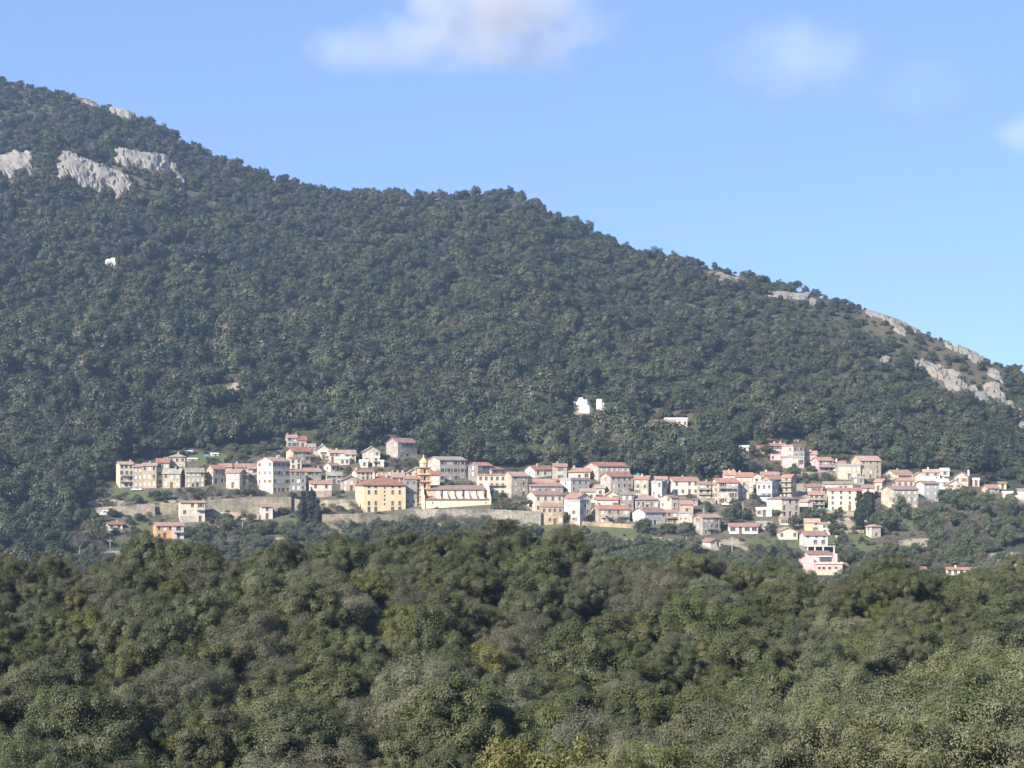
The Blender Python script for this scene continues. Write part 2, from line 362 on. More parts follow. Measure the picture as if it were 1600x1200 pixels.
def trunk_mesh(name, mat, h, r, spread, n=5, bend=.25):
    b = MB(); x = y = 0.0; pts = [(0,0,-.6)]
    for i in range(1,4):
        x += random.uniform(-bend,bend); y += random.uniform(-bend,bend); pts.append((x,y,h*.55*i/3))
    b.tube(pts, [r*1.35,r,r*.85,r*.7], 8)
    for k in range(n):
        a = 2*math.pi*(k+random.random()*.6)/n; s = random.choice(pts[2:])
        e = (s[0]+math.cos(a)*spread, s[1]+math.sin(a)*spread, h*random.uniform(.65,.95))
        mid = (s[0]+math.cos(a)*spread*.55, s[1]+math.sin(a)*spread*.55, (s[2]+e[2])*.5+.1*h*random.random())
        b.tube([s, mid, e], [r*.6,r*.38,r*.12], 6)
    return b.mesh(name, [mat], True)

# near crowns, nominal radius 2.6 m and height 4 m
NEAR = {'oak': [], 'olive': [], 'yellow': [], 'grey': []}
for i in range(5): NEAR['oak'].append(crown_mesh('oak_crown', LEAF['oak'], 2.5*rng.uniform(.9,1.1), 1.9*rng.uniform(.9,1.2), 1.8, int(rng.integers(6,10)), 11, .40, 420, .115, .06, -.6))
for i in range(5): NEAR['olive'].append(crown_mesh('olive_crown', LEAF['olive'], 2.5*rng.uniform(.9,1.1), 1.9*rng.uniform(.9,1.2), 1.8, int(rng.integers(6,9)), 10, .44, 480, .125, .045, -.6, up=.25))
for i in range(3): NEAR['yellow'].append(crown_mesh('shrub_crown', LEAF['yellow'], 2.2, 1.7, 1.6, 7, 11, .36, 380, .11, .055, -.6))
for i in range(3): NEAR['grey'].append(crown_mesh('twiggy_crown', LEAF['grey'], 2.5, 1.9, 1.8, 7, 10, .46, 480, .14, .03, -.6, up=.3, nn=.45))
NEARTRUNK = [trunk_mesh('trunk', BARK, 2.9, .14, 1.0) for i in range(4)]
PALETRUNK = [trunk_mesh('trunk', PALEBARK, 2.9, .12, 1.1, 6) for i in range(2)]
# far crowns, nominal radius 4.4 m and height 8 m
FAR = [crown_mesh('hill_crown', LEAF['hill'], 4.4*rng.uniform(.85,1.2), 3.7*rng.uniform(.8,1.25), 3.7, int(rng.integers(4,9)), 8, 1.15, 62, .66, .46, -.6, squash=rng.uniform(.75,1.15), nn=.24) for i in range(12)]
GARD = [crown_mesh('garden_crown', LEAF['garden'], 2.6, 2.1, 2.5, 6, 9, .58, 70, .32, .2, -.6, nn=.4) for i in range(5)]
DUST = [crown_mesh('bare_crown', LEAF['dusty'], 2.4, 2.0, 2.6, 6, 8, .6, 60, .42, .045, -.5, up=.9, nn=.6) for i in range(2)]
CYPM = [crown_mesh('cypress_crown', LEAF['cyp'], 1.7, 6.2, 6.4, 5, 34, .62, 90, .40, .2, -.98, up=.8, nn=.4) for i in range(2)]
GARDTRUNK = [trunk_mesh('trunk', BARK, 3.6, .16, 1.3) for i in range(2)]
DUSTTRUNK = [trunk_mesh('trunk', PALEBARK, 4.2, .14, 1.6, 8) for i in range(2)]

def scatter(name, pts, idx, scl, protos, label, cat):
    """one mass of ground cover: crowns instanced on a cloud of points"""
    pts = np.asarray(pts, float); n = len(pts)
    me = bpy.data.meshes.new(name); me.vertices.add(n); me.vertices.foreach_set('co', pts.ravel().astype(np.float32))
    a = me.attributes.new('which', 'INT', 'POINT'); a.data.foreach_set('value', np.asarray(idx, np.int32))
    a = me.attributes.new('size', 'FLOAT_VECTOR', 'POINT'); a.data.foreach_set('vector', np.asarray(scl, np.float32).ravel())
    rot = np.zeros((n,3), np.float32); rot[:,2] = rng.uniform(0, 6.283, n); rot[:,:2] = rng.normal(0,.06,(n,2))
    a = me.attributes.new('turn', 'FLOAT_VECTOR', 'POINT'); a.data.foreach_set('vector', rot.ravel())
    o = bpy.data.objects.new(name, me); link(o)
    pc = bpy.data.collections.new(name+'_kinds')
    for k, pm in enumerate(protos): pc.objects.link(bpy.data.objects.new('%s_kind_%02d' % (name, k), pm))
    g = bpy.data.node_groups.new(name, 'GeometryNodeTree')
    g.interface.new_socket('Geometry', in_out='INPUT', socket_type='NodeSocketGeometry')
    g.interface.new_socket('Geometry', in_out='OUTPUT', socket_type='NodeSocketGeometry')
    gi = g.nodes.new('NodeGroupInput'); go = g.nodes.new('NodeGroupOutput')
    ci = g.nodes.new('GeometryNodeCollectionInfo'); ci.inputs['Collection'].default_value = pc
    ci.inputs['Separate Children'].default_value = True; ci.inputs['Reset Children'].default_value = True
    ip = g.nodes.new('GeometryNodeInstanceOnPoints'); ip.inputs['Pick Instance'].default_value = True
    def na(nm, dt):
        q = g.nodes.new('GeometryNodeInputNamedAttribute'); q.data_type = dt; q.inputs['Name'].default_value = nm; return q.outputs['Attribute']
    e2r = g.nodes.new('FunctionNodeEulerToRotation')
    L = g.links.new
    L(na('turn','FLOAT_VECTOR'), e2r.inputs[0]); L(e2r.outputs[0], ip.inputs['Rotation'])
    L(na('size','FLOAT_VECTOR'), ip.inputs['Scale']); L(na('which','INT'), ip.inputs['Instance Index'])
    L(gi.outputs[0], ip.inputs['Points']); L(ci.outputs[0], ip.inputs['Instance']); L(ip.outputs[0], go.inputs[0])
    md = o.modifiers.new('crowns', 'NODES'); md.node_group = g
    tag(o, label, cat, kind='stuff')
    return o
# ------------------------------------------------------------------ houses
_wm = {}
def win_parts(style, w, h):
    """shared meshes of a window: surround with leaves, and its pane"""
    k = (style, w, h)
    if k in _wm: return _wm[k]
    b = MB(); t = .13
    for (x0,x1,z0,z1) in ((-w/2-t,w/2+t,h/2,h/2+t),(-w/2-t,w/2+t,-h/2-t*1.3,-h/2),(-w/2-t,-w/2,-h/2,h/2),(w/2,w/2+t,-h/2,h/2)):
        b.box((x0,-.05,z0),(x1,.12,z1), 0)
    b.box((-.03,.13,-h/2),(.03,.19,h/2), 0)
    pane = MB()
    if style == 'pale':
        for q in range(2):
            x0 = -w/2 if q == 0 else .02
            b.box((x0,.06,-h/2),(x0+w/2-.02,.12,h/2), 1)
    elif style in ('open','openg'):
        for sg in (-1, 1):
            x0 = sg*(w/2+t+.03); x1 = sg*(w/2+t+.03+w*.46)
            b.box((min(x0,x1),-.09,-h/2),(max(x0,x1),-.045,h/2), 1)
    pane.box((-w/2,.2,-h/2),(w/2,.24,h/2), 0)
    sh = {'pale': SHUT, 'open': SHUTB, 'openg': SHUTG, 'dark': SHUTB}[style]
    _wm[k] = (b.mesh('window', [FRAME, sh]), pane.mesh('pane', [GLASS]))
    return _wm[k]
def face(mb, mp, width, z0, z1, wins, depth=.26):
    """wall face with real openings; mp(s, d, z) gives the point, d going into the wall"""
    xs = sorted({0, width} | {x for w in wins for x in (w[0]-w[2]/2, w[0]+w[2]/2)})
    zs = sorted({z0, z1} | {z for w in wins for z in (w[1]-w[3]/2, w[1]+w[3]/2)})
    for i in range(len(xs)-1):
        for j in range(len(zs)-1):
            a, b, c, d = xs[i], xs[i+1], zs[j], zs[j+1]
            mx, mz = (a+b)/2, (c+d)/2
            hole = any(abs(mx-w[0]) < w[2]/2 and abs(mz-w[1]) < w[3]/2 for w in wins)
            if not hole: mb.poly([mp(a,0,c),mp(b,0,c),mp(b,0,d),mp(a,0,d)])
    for (x,z,w,h) in wins:
        a,b,c,d = x-w/2,x+w/2,z-h/2,z+h/2
        for p,q in (((a,c),(b,c)),((b,c),(b,d)),((b,d),(a,d)),((a,d),(a,c))):
            mb.poly([mp(p[0],0,p[1]),mp(q[0],0,q[1]),mp(q[0],depth,q[1]),mp(p[0],depth,p[1])])
def grid_wins(width, z1, rows, cols, rnd, ww=1.0, wh=1.45, skip=0.0, zlow=.0):
    out = []
    if rows < 1 or cols < 1 or width < ww+.6: return out
    cols = max(1, min(cols, int(width/(ww+.75))))
    fl = (z1-zlow)/rows
    if fl < wh+.5: wh = max(.6, fl-.7)
    for r in range(rows):
        z = zlow+fl*(r+.52)+.1
        for c in range(cols):
            if rnd.random() < skip: continue
            out.append((width*(c+.5)/cols+rnd.uniform(-.12,.12), z+rnd.uniform(-.05,.05), ww, wh))
    return out
FOOT = []          # footprints and screen boxes of the buildings, for keeping plants out of them
def pose(uL, uC, uR, base, rs=0, D=None, ratio=.85, Y=None, thmin=5, thmax=36):
    p = ground(uC, base) if Y is None else at(uC, base, Y)
    dist = p.y; s = F/dist; al = math.atan2(p.x, p.y)
    a, b = uC-uL, uR-uC
    if rs > 0:
        th = -max(math.radians(4), min(math.radians(50), math.atan2(rs, b*ratio))); D = D or rs/(s*math.sin(-th))
    elif a <= 1.5: th = math.radians(thmin); D = D or 8.0
    else:
        th = max(math.radians(7), min(math.radians(thmax), math.atan2(a, b*ratio))); D = D or a/(s*math.sin(th))
    W = b/(s*math.cos(th))
    return p, th-al, W, max(3.5, min(16, D)), s, dist, th
def gable_roof(mb, W, D, he, rise, ov=.38, th=.2, axis='x'):
    if axis == 'x':
        k = rise/(D/2); e = he-ov*k
        mb.slab([(-ov,-ov,e+.03),(W+ov,-ov,e+.03),(W+ov,D/2,he+rise+.03),(-ov,D/2,he+rise+.03)], th)
        mb.slab([(-ov,D/2,he+rise+.031),(W+ov,D/2,he+rise+.031),(W+ov,D+ov,e+.03),(-ov,D+ov,e+.03)], th)
    else:
        k = rise/(W/2); e = he-ov*k
        mb.slab([(-ov,-ov,e+.03),(W/2,-ov,he+rise+.03),(W/2,D+ov,he+rise+.03),(-ov,D+ov,e+.03)], th)
        mb.slab([(W/2,-ov,he+rise+.031),(W+ov,-ov,e+.03),(W+ov,D+ov,e+.03),(W/2,D+ov,he+rise+.031)], th)
def hip_roof(mb, W, D, he, rise, ov=.4, th=.2):
    i = min(D/2, W/2-.3); e = he-ov*rise/i*.8+.03
    A,B,C_,E = (-ov,-ov,e),(W+ov,-ov,e),(W+ov,D+ov,e),(-ov,D+ov,e); P,Q = (i,D/2,he+rise),(W-i,D/2,he+rise)
    for f in ([A,B,Q,P],[B,C_,Q],[C_,E,P,Q],[E,A,P]): mb.poly(f)
    mb.box((-ov+.02,-ov+.02,e-th),(W+ov-.02,D+ov-.02,e-.004))
def rail(W, h=.95, d=.9, n=None):
    b = MB(); n = n or max(3, int(W/.5))
    b.box((0,-d,h-.05),(W,-d+.05,h)); b.box((0,-d,.12),(W,-d+.05,.16))
    for k in range(n+1):
        x = (W-.04)*k/n; b.box((x,-d+.005,0),(x+.04,-d+.045,h-.05))
    b.box((0,-d+.05,h-.05),(.05,-.01,h)); b.box((W-.05,-d+.05,h-.05),(W,-.01,h))
    return b
def chimney(parent, x, y, z, top, mat, r=.32):
    b = MB(); b.box((x-r,y-r,z),(x+r,y+r,top)); b.box((x-r-.1,y-r-.1,top),(x+r+.1,y+r+.1,top+.12)); b.box((x-r*.6,y-r*.6,top+.12),(x+r*.6,y+r*.6,top+.32))
    return b.build('chimney', mat, parent)
def house(name, cols3, vs, rt, wc, rc, wins, style, label, rs=0, D=None, cat='house', bal=(), chim=None, ww=.92, wh=1.35, band=None, skip=0.06, door=False, ratio=.85, zlow=0.0, side_skip=.25, Y=None, group=None, thmax=36):
    uL,uC,uR = cols3; base,eave,ridge = vs; rows,nc,sc_ = wins
    rnd = random.Random(label)
    p, phi, W, D, s, dist, th = pose(uL,uC,uR,base,rs,D,ratio,Y,thmax=thmax)
    he = max(2.2, (base-eave)/s)
    yr = dist + .5*D*math.cos(th)
    rise = (VH-ridge)/F*yr-(p.z+he) if rt in 'gh' else (eave-ridge)/s
    half = (W if rt == 'f' else D)/2
    rise = max(.16*half, min(.62*half, rise)) if rt in 'gfh' else max(.25, rise)
    root = empty(name, p, phi); tag(root, label, cat, group)
    FOOT.append((p.x,p.y,phi,W,D,uL,uR,base,eave))
    wm = WALL[wc]; z0 = -5.0
    big = (uR-uL) >= 15 or group is not None
    fw = grid_wins(W, he, rows, nc, rnd, ww, wh, skip, zlow)
    sw = grid_wins(D, he, rows, sc_, rnd, ww*.9, wh*.9, side_skip, zlow) if uC-uL > 3 else []
    rw = grid_wins(D, he, rows, 1 if rs < 9 else 2, rnd, ww*.9, wh*.9, .2, zlow) if rs > 5 else []
    dr = None
    if door or (rows >= 1 and rnd.random() < .45 and fw):
        dx = min((w[0] for w in fw), key=lambda x: abs(x-W*rnd.uniform(.3,.7))) if fw else W/2
        low = min((w[1]-w[3]/2 for w in fw), default=9)
        if low > .35:
            fw = [w for w in fw if not (abs(w[0]-dx) < 1.0 and w[1] < 2.4)]
            dr = (dx, 1.08, 1.05, 2.16)
    mb = MB()
    F_ = lambda s_,d,z: (s_,d,z); L_ = lambda s_,d,z: (d,s_,z); R_ = lambda s_,d,z: (W-d,s_,z); B_ = lambda s_,d,z: (s_,D-d,z)
    front_all = fw+([dr] if dr else [])
    if rt == 's':   # lean-to slope falling towards the front
        face(mb, F_, W, z0, he, front_all)
        for q, X in (('l',0),('r',W)): mb.poly([(X,0,z0),(X,D,z0),(X,D,he+rise),(X,0,he)])
        mb.poly([(0,D,z0),(W,D,z0),(W,D,he+rise),(0,D,he+rise)])
    else:
        face(mb, F_, W, z0, he, front_all); face(mb, L_, D, z0, he, sw); face(mb, R_, D, z0, he, rw); face(mb, B_, W, z0, he, [])
        if rt == 'g':
            for X in (0,W): mb.poly([(X,0,he),(X,D,he),(X,D/2,he+rise)])
        elif rt == 'f':
            for Yy in (0,D): mb.poly([(0,Yy,he),(W,Yy,he),(W/2,Yy,he+rise)])
    wall = mb.build('wall', wm, root)
    rb = MB()
    if rt == 'g': gable_roof(rb, W, D, he, rise)
    elif rt == 'f': gable_roof(rb, W, D, he, rise, axis='y')
    elif rt == 'h': hip_roof(rb, W, D, he, rise)
    elif rt == 's':
        o = .3; k = rise/D; rb.slab([(-o,-o,he-o*k+.03),(W+o,-o,he-o*k+.03),(W+o,D+o,he+rise+o*k+.03),(-o,D+o,he+rise+o*k+.03)], .2)
    else:
        rb.slab([(-.2,-.2,he+.14),(W+.2,-.2,he+.14),(W+.2,D+.2,he+.14),(-.2,D+.2,he+.14)], .18)
        for (x0,y0,x1,y1) in ((-.15,-.15,W+.15,.1),(-.15,D-.1,W+.15,D+.15),(-.15,.1,.1,D-.1),(W-.1,.1,W+.15,D-.1)): rb.box((x0,y0,he+.14),(x1,y1,he+.14+min(.7,rise)))
    roof = rb.build('roof', ROOF[rc], root)
    nch = (rnd.choice([0,0,1,1,2]) if big else rnd.choice([0,0,0,1])) if chim is None else chim
    for k in range(nch):
        x = W*rnd.choice([.08,.92,.3,.7,.5]); y = D*rnd.uniform(.35,.65); top = he+(rise if rt in 'gfh' else .3)+rnd.uniform(.2,.6)
        chimney(roof, x, y, he-.1, top, rnd.choice([wm, wm, WALL['w'], WALL['t']]))
    for lst, kind in ((fw,'f'),(sw,'l'),(rw,'r')):
        for (x,z,w,h) in lst:
            st = style if style != 'mix' else rnd.choice(['dark','pale','open','openg'])
            if style == 'pale' and rnd.random() < .18: st = 'dark'
            if style in ('dark','open') and rnd.random() < .12: st = 'pale'
            wmesh, pmesh = win_parts(st, w, round(h,2))
            o = link(bpy.data.objects.new('window', wmesh), root)
            loc, rz = {'f': ((x,0,z),0), 'l': ((0,x,z),-math.pi/2), 'r': ((W,x,z),math.pi/2)}[kind]
            o.location = loc; o.rotation_euler = (0,0,rz)
            link(bpy.data.objects.new('pane', pmesh), o)
    if dr:
        b = MB(); b.box((-.52,.14,-1.08),(.52,.22,1.08)); b.box((-.62,-.04,1.08),(.62,.1,1.24))
        d = b.build('door', SHUTB, root, loc=(dr[0],0,dr[1]))
    for (row, x0, x1) in bal:
        z = he*row; b = MB(); b.box((0,-1.0,-.16),((x1-x0)*W,-.003,0))
        o = b.build('balcony', CONC, root, loc=(x0*W,0,z)); rail((x1-x0)*W).build('railing', IRON, o)
    if band:
        b = MB(); b.box((-.03,-.05,-.2),(W+.03,-.004,he*band[0])); b.box((-.05,.003,-.2),(-.004,D,he*band[0])); b.build('plinth', WALL[band[1]], root)
    return root, W, D, he, rise

S, P_, V_ = 'stone_house', 'plaster_house', 'villa'
HOUSES = [
 # ---- western cluster
 (P_,(184,187,208),(763,725,721),'g','c','p',(4,3,1),'dark','narrow four-storey cream house with balconies at the western end of the village',dict(bal=((.28,0,1),(.53,.1,.9)),D=8)),
 (S,(208,208,222),(763,729,725),'g','t','p',(3,2,0),'pale','slim tan stone house squeezed between the balconied cream house and a broader stone neighbour',{}),
 (S,(222,222,244),(763,727,723),'g','k','p',(3,3,0),'pale','ochre stone house with a faded pink roof beside a shadowed gap, west cluster',dict(rs=3)),
 (P_,(246,246,264),(760,722,716),'g','c','r',(3,2,0),'mix','cream house with bright red roof tucked just west of the square stone tower house',{}),
 (S,(264,264,289),(752,713,709),'h','t','s',(3,3,0),'dark','square tan stone tower house with nearly flat roof, tallest of the west cluster',dict(rs=2,D=8)),
 (S,(254,254,281),(763,739,731),'g','k','s',(2,3,0),'pale','rough ochre house with dark stone roof in front of the square tower house',dict(rs=4)),
 (S,(287,291,319),(763,737,731),'g','t','s',(3,4,1),'pale','tan stone house with three rows of pale shutters and a grey tan roof',{}),
 (P_,(343,344,362),(746,729,724),'g','w','r',(1,2,0),'mix','small white house with red roof peeping over the red-roofed gable house',{}),
 (P_,(366,368,406),(746,729,723),'g','c','p',(1,4,1),'mix','long low cream house with faded roof at the back of the west cluster',{}),
 (S,(323,333,352),(757,732,726),'g','t','r',(2,2,1),'mix','stone house with pale west gable and red roof above the dusty bushes',{}),
 (S,(353,353,374),(763,738,733),'g','t','n',(2,3,0),'pale','tan stone house with brown red roof and a dark shadowed side wall',dict(rs=10)),
 (S,(376,376,388),(763,741,737),'g','d','n',(2,1,0),'mix','small dark stone house standing in its neighbour\'s shadow, west cluster',{}),  # its neighbour's shadow is put into the wall tone
 (S,(387,388,403),(759,732,726),'g','k','r',(3,2,0),'mix','ochre stone house directly west of the tall four-storey gable house',{}),
 (P_,(282,282,306),(817,785,782),'g','c','p',(3,2,0),'dark','cream three-storey house with grey ground floor below the long retaining wall',dict(band=(.34,'g'),D=8,chim=0,bal=())),
 (P_,(306.5,306.5,320),(816,785,782),'g','w','p',(3,1,0),'open','white narrow wing with balcony joined to the cream house below the retaining wall',dict(D=7,bal=((.62,0,1),),chim=1)),
 (P_,(241,244,270),(843,821,816),'g','o','n',(2,3,1),'dark','bright orange two-storey house on the grassy slope',dict(D=8,chim=0)),
 (P_,(270.5,270.5,287),(843,821,816),'g','w','n',(2,2,0),'dark','white balconied half with open loggias adjoining the bright orange house',dict(D=8,bal=((.05,0,1),(.52,0,1)),ww=1.5,wh=1.6,chim=1)),
 (P_,(168,169,191),(829,820,816),'g','w','r',(1,3,0),'dark','small white red-roofed cottage half hidden by trees near the orange house',{}),
 (P_,(406,408,426),(812,791,787),'g','w','r',(2,1,0),'dark','small white tower-like house with red roof standing before the retaining wall',{}),
 # ---- tall gable house and the slope above it
 (P_,(402,426,453),(772,720,714),'g','c','r',(4,4,3),'mix','tall four-storey house with broad sunlit cream gable and red roof',dict(side_skip=.1,chim=2)),
 (S,(446,449,465),(699,683,677),'g','t','r',(2,2,1),'mix','topmost tan stone house with red roof above the village centre',{}),
 (S,(466,467,479),(699,687,681),'g','t','r',(2,2,0),'dark','lower stone annexe attached to the topmost tan house',{}),
 (S,(447,458,486),(727,705,699),'g','k','r',(3,3,1),'mix','ochre house with red roof one step below the topmost tan house',{}),
 (P_,(452,454,471),(734,717,714),'x','w','p',(2,2,0),'dark','little white flat-roofed house behind the shoulder of the four-storey gable house',{}),
 (S,(481,482,493),(710,698,693),'g','s','s',(1,1,0),'mix','low pale stone house with slab roof beside the beige gabled barn',{}),
 (S,(492,493,516),(712,702,693),'f','s','s',(1,2,0),'mix','beige gabled stone barn with slab roof high on the slope',{}),
 (P_,(501,502,515),(718,706,703),'x','s','w',(2,2,0),'mix','pale stone house with flat roof under the beige gabled barn',{}),
 (S,(515,516,538),(723,707,703),'g','s','p',(2,4,0),'mix','long pale stone house with faded pink roof among the upper houses',{}),
 (S,(538,539,556),(724,709,703),'g','k','s',(2,2,0),'dark','brownish stone house with brown slab roof ending the upper row',{}),
 (P_,(524,525,546),(727,717,714),'x','w','w',(1,3,0),'dark','low white terrace house with flat roof under the upper row',{}),
 (S,(566,568,594),(724,705,697),'f','s','s',(2,3,0),'mix','beige gable-fronted stone house between the upper row and the large grey house',{}),
 (P_,(563,564,575),(731,721,718),'x','w','w',(1,1,0),'dark','white flat-roofed garage below the beige gable-fronted house',dict(chim=0)),
 (P_,(594,595,600),(731,721,719),'x','w','w',(1,1,0),'mix','tiny white hut east of the white flat-roofed garage',dict(chim=0)),
 (P_,(581,582,593),(729,715,713),'x','c','w',(2,2,0),'dark','cream extension with white balcony against the beige gable-fronted house',dict(chim=0,bal=((.55,0,1),))),
 (S,(603,622,652),(717,691,684),'g','g','r',(3,3,2),'pale','large lone grey stone house with red roof above the bell tower',dict(side_skip=.5,chim=0)),
 # ---- around the yellow building
 (P_,(506,517,531),(738,727,723),'g','w','r',(1,2,1),'dark','small white house with red roof and two dark windows uphill of the grey cube house',{}),
 (S,(473,479,502),(753,736,731),'g','g','r',(2,2,1),'mix','grey cube-like stone house with red roof, east of the four-storey gable house',{}),
 (S,(453,454,478),(768,736,733),'g','d','r',(3,3,0),'mix','dark blue-grey house in the shade of the four-storey gable house',{}),  # shade of the gable house set in the wall colour
 (S,(509,511,534),(757,742,737),'g','g','s',(2,3,0),'mix','grey stone house with slab roof behind the half-white half-stone house',{}),
 (P_,(483,485,518),(778,755,751),'g','w','r',(2,2,0),'dark','house white above and bare stone below, behind the dark cypress clump',dict(band=(.5,'t'))),
 (S,(532,534,564),(768,750,743),'f','t','s',(2,3,0),'pale','brown gable-fronted stone house just west of the big yellow building',{}),
 (P_,(550,557,585),(751,737,733),'g','w','r',(2,4,1),'dark','white house with red roof and cream gable right behind the yellow building',{}),
 (S,(590,592,612),(757,742,737),'g','t','n',(2,2,0),'mix','brown-roofed tan house rising behind the middle of the yellow building',{}),
 (S,(612,613,632),(762,745,738),'g','k','n',(2,3,0),'mix','ochre house with many white chimneys behind the east end of the yellow building',dict(chim=3)),
 (S,(635,637,655),(752,738,729),'f','s','p',(2,2,0),'mix','pale gable-fronted house directly behind the bell tower',{}),
 (S,(632,632,652),(792,748,744),'g','d','n',(3,2,0),'dark','shadowed stone house with brown roof between the yellow building and the bell tower',{}),  # wall colour darkened to hold the shade here
 # ---- behind the church
 (S,(668,687,729),(753,718,713),'g','g','p',(3,4,2),'open','big grey stone house with three rows of brown shutters behind the church',dict(chim=0,side_skip=.4)),
 (P_,(671,672,687),(768,741,735),'g','w','r',(2,2,0),'mix','white house with red roof immediately east of the bell tower',{}),
 (S,(731,747,769),(755,727,722),'g','d','r',(3,2,1),'mix','dark stone house with red roof in the shade of the big shuttered house',{}),  # shuttered house's shade carried by the dark wall colour
 (S,(746,768,787),(752,733,729),'g','t','r',(2,2,2),'mix','tan stone house with red roof above the white house with the long balcony',{}),
 (P_,(745,747,790),(775,743,741),'x','c','p',(3,5,0),'dark','cream three-storey house with a full-width balcony by the church end',dict(bal=((.52,0,1),),chim=0)),
 (S,(786,799,825),(778,743,737),'g','t','r',(4,2,1),'pale','tall grey stone house with cream gable next to the full-width balcony house',dict(ww=.9)),
 (P_,(820,835,869),(747,733,727),'g','w','r',(1,3,1),'dark','white house with red roof and dark windows at the upper middle edge of the village',{}),
 (S,(863,865,886),(752,728,724),'g','g','r',(2,1,0),'mix','stone tower-like house between two white red-roofed houses, upper middle edge',dict(rs=0)),
 (P_,(886,888,922),(751,736,731),'g','w','r',(1,3,0),'dark','white house with three big dark windows east of the stone tower-like house',dict(ww=1.4,wh=1.5)),
 (S,(832,834,868),(762,754,747),'g','t','r',(1,2,0),'mix','low house of which mostly the red roof shows above the long grey house',{}),
 (S,(815,829,880),(775,759,754),'g','g','r',(1,5,1),'pale','long grey house with white shutters above the cream house with curved balcony',{}),
 (P_,(823,836,880),(801,773,767),'g','c','r',(2,4,2),'dark','cream stone house with red roof and a rounded balcony at its middle',dict(bal=((.5,.3,.68),))),
 (S,(845,846,880),(820,791,786),'s','k','p',(2,4,0),'dark','plain ochre stone block with faded lean-to roof on the edge of the terrace',dict(D=5,chim=0)),
 (P_,(875,892,921),(770,750,747),'x','b','g',(2,3,1),'dark','pale blue-grey flat-roofed house with cream side wall, above the white gabled house',{}),
 (P_,(905,907,930),(786,767,763),'g','c','p',(1,2,0),'mix','small cream house wedged under the pale blue-grey flat-roofed house',{}),
 (P_,(881,902,924),(808,778,770),'f','w','r',(2,2,1),'dark','white gabled house with red roof behind the white block tower',{}),
 (P_,(887,888,906),(818,784,781),'x','s','g',(3,1,0),'mix','slender pale block tower with flat roof and shaded east wall',dict(rs=10,chim=0)),
 (P_,(930,931,945),(778,762,757),'g','c','p',(1,1,0),'mix','tiny cream house west of the small cream gable',{}),
 (S,(944,945,967),(792,774,766),'f','c','p',(2,2,0),'mix','small cream gable-fronted house below the tall grey three-window house',{}),
 (P_,(930,932,966),(798,780,776),'g','w','r',(1,4,0),'mix','low white house with thin red roof just above the stone house with white balcony',{}),
 (S,(913,935,985),(752,728,722),'g','t','r',(2,6,2),'pale','largest stone house of the upper middle edge, long red roof beside the green net',{}),
 (S,(938,954,989),(775,744,738),'g','g','r',(3,4,1),'dark','tall grey stone house with pale gable in front of the largest upper stone house',dict(bal=((.4,.75,1),))),
 (S,(924,935,984),(819,795,789),'g','t','r',(2,4,1),'mix','long stone house with white balcony and arcade at the lower edge of the village',dict(bal=((.48,.6,1),),chim=1)),
 (S,(968,969,990),(798,772,768),'g','d','s',(2,2,0),'dark','dark shaded house with stone roof east of the small cream gable-fronted house',{}),  # shaded look comes from the dark wall colour
 (S,(983,994,1029),(798,780,772),'h','g','r',(1,5,1),'dark','grey house with broad hipped red roof and five windows in a row',dict(wh=1.7)),
 (S,(990,991,1013),(773,748,743),'g','t','r',(3,2,0),'mix','tan stone house with red roof between the tall grey house and the blue-grey one',dict(rs=4)),
 (P_,(1016,1018,1034),(780,755,752),'x','b','g',(3,2,0),'mix','narrow blue-grey house with white top floor',dict(rs=8)),
 (S,(1022,1024,1042),(772,748,744),'g','g','r',(2,2,0),'mix','grey house with red roof just behind the narrow blue-grey house',{}),
 (P_,(1043,1052,1092),(774,751,745),'g','w','r',(2,4,2),'dark','bright white house with red roof and two rows of windows in the middle row',{}),
 (S,(1031,1049,1060),(802,777,773),'g','c','r',(3,1,2),'mix','cream house whose shaded side faces east, below the bright white house',{}),
 (S,(988,1008,1040),(823,800,793),'g','b','r',(2,5,1),'pale','row house with blue-grey wall and stepped red roof at the lower village edge',dict(thmax=44)),
 (S,(1040,1041,1059),(818,800,796),'g','g','r',(2,3,0),'mix','dark house with balcony at the east end of the blue-grey row house',dict(bal=((.5,0,1),))),
 (S,(1061,1063,1083),(804,787,783),'g','t','r',(1,1,0),'mix','stone house with red roof and a pale chimney behind a plain tan front wall',{}),
 (S,(1059,1060,1082),(820,802,800),'x','s','g',(1,3,0),'dark','plain tan flat-topped stone block at the lower edge',dict(chim=0,ww=.5,wh=.6)),
 (S,(867,868,882),(759,750,747),'g','t','p',(1,2,0),'mix','small tan annexe with faded roof squeezed above the long grey house',{}),
 (P_,(1183,1184,1206),(827,818,816),'x','s','g',(1,2,0),'mix','low grey flat-roofed store east of the long low white villa',dict(chim=0)),
 (P_,(1218,1219,1247),(820,811,809),'x','c','p',(1,3,0),'mix','low cream terrace building directly below the cream cube house',dict(chim=0)),
 (S,(1331,1332,1350),(757,747,745),'x','d','g',(1,2,0),'mix','low dark flat-roofed house at the foot of the crowning stone house',dict(chim=0)),
 (S,(1063,1064,1090),(790,780,777),'s','t','n',(1,2,0),'mix','low tan lean-to below the bright white house',dict(chim=0,D=4)),
 # ---- eastern half
 (P_,(1090,1091,1111),(780,756,752),'g','t','r',(3,2,0),'dark','narrow tan house with three stacked balconies beside the bright white house',dict(bal=((.33,0,1),(.66,0,1)))),
 (S,(1112,1121,1153),(787,753,747),'g','s','r',(4,2,2),'open','pale stone house with large dark windows and a grey-blue balcony',dict(bal=((.7,.1,.9),),ww=1.2,wh=1.5)),
 (P_,(1131,1132,1149),(778,741,735),'g','q','p',(4,1,0),'mix','narrow salmon house with two chimneys attached to a tall stone house',dict(chim=2)),
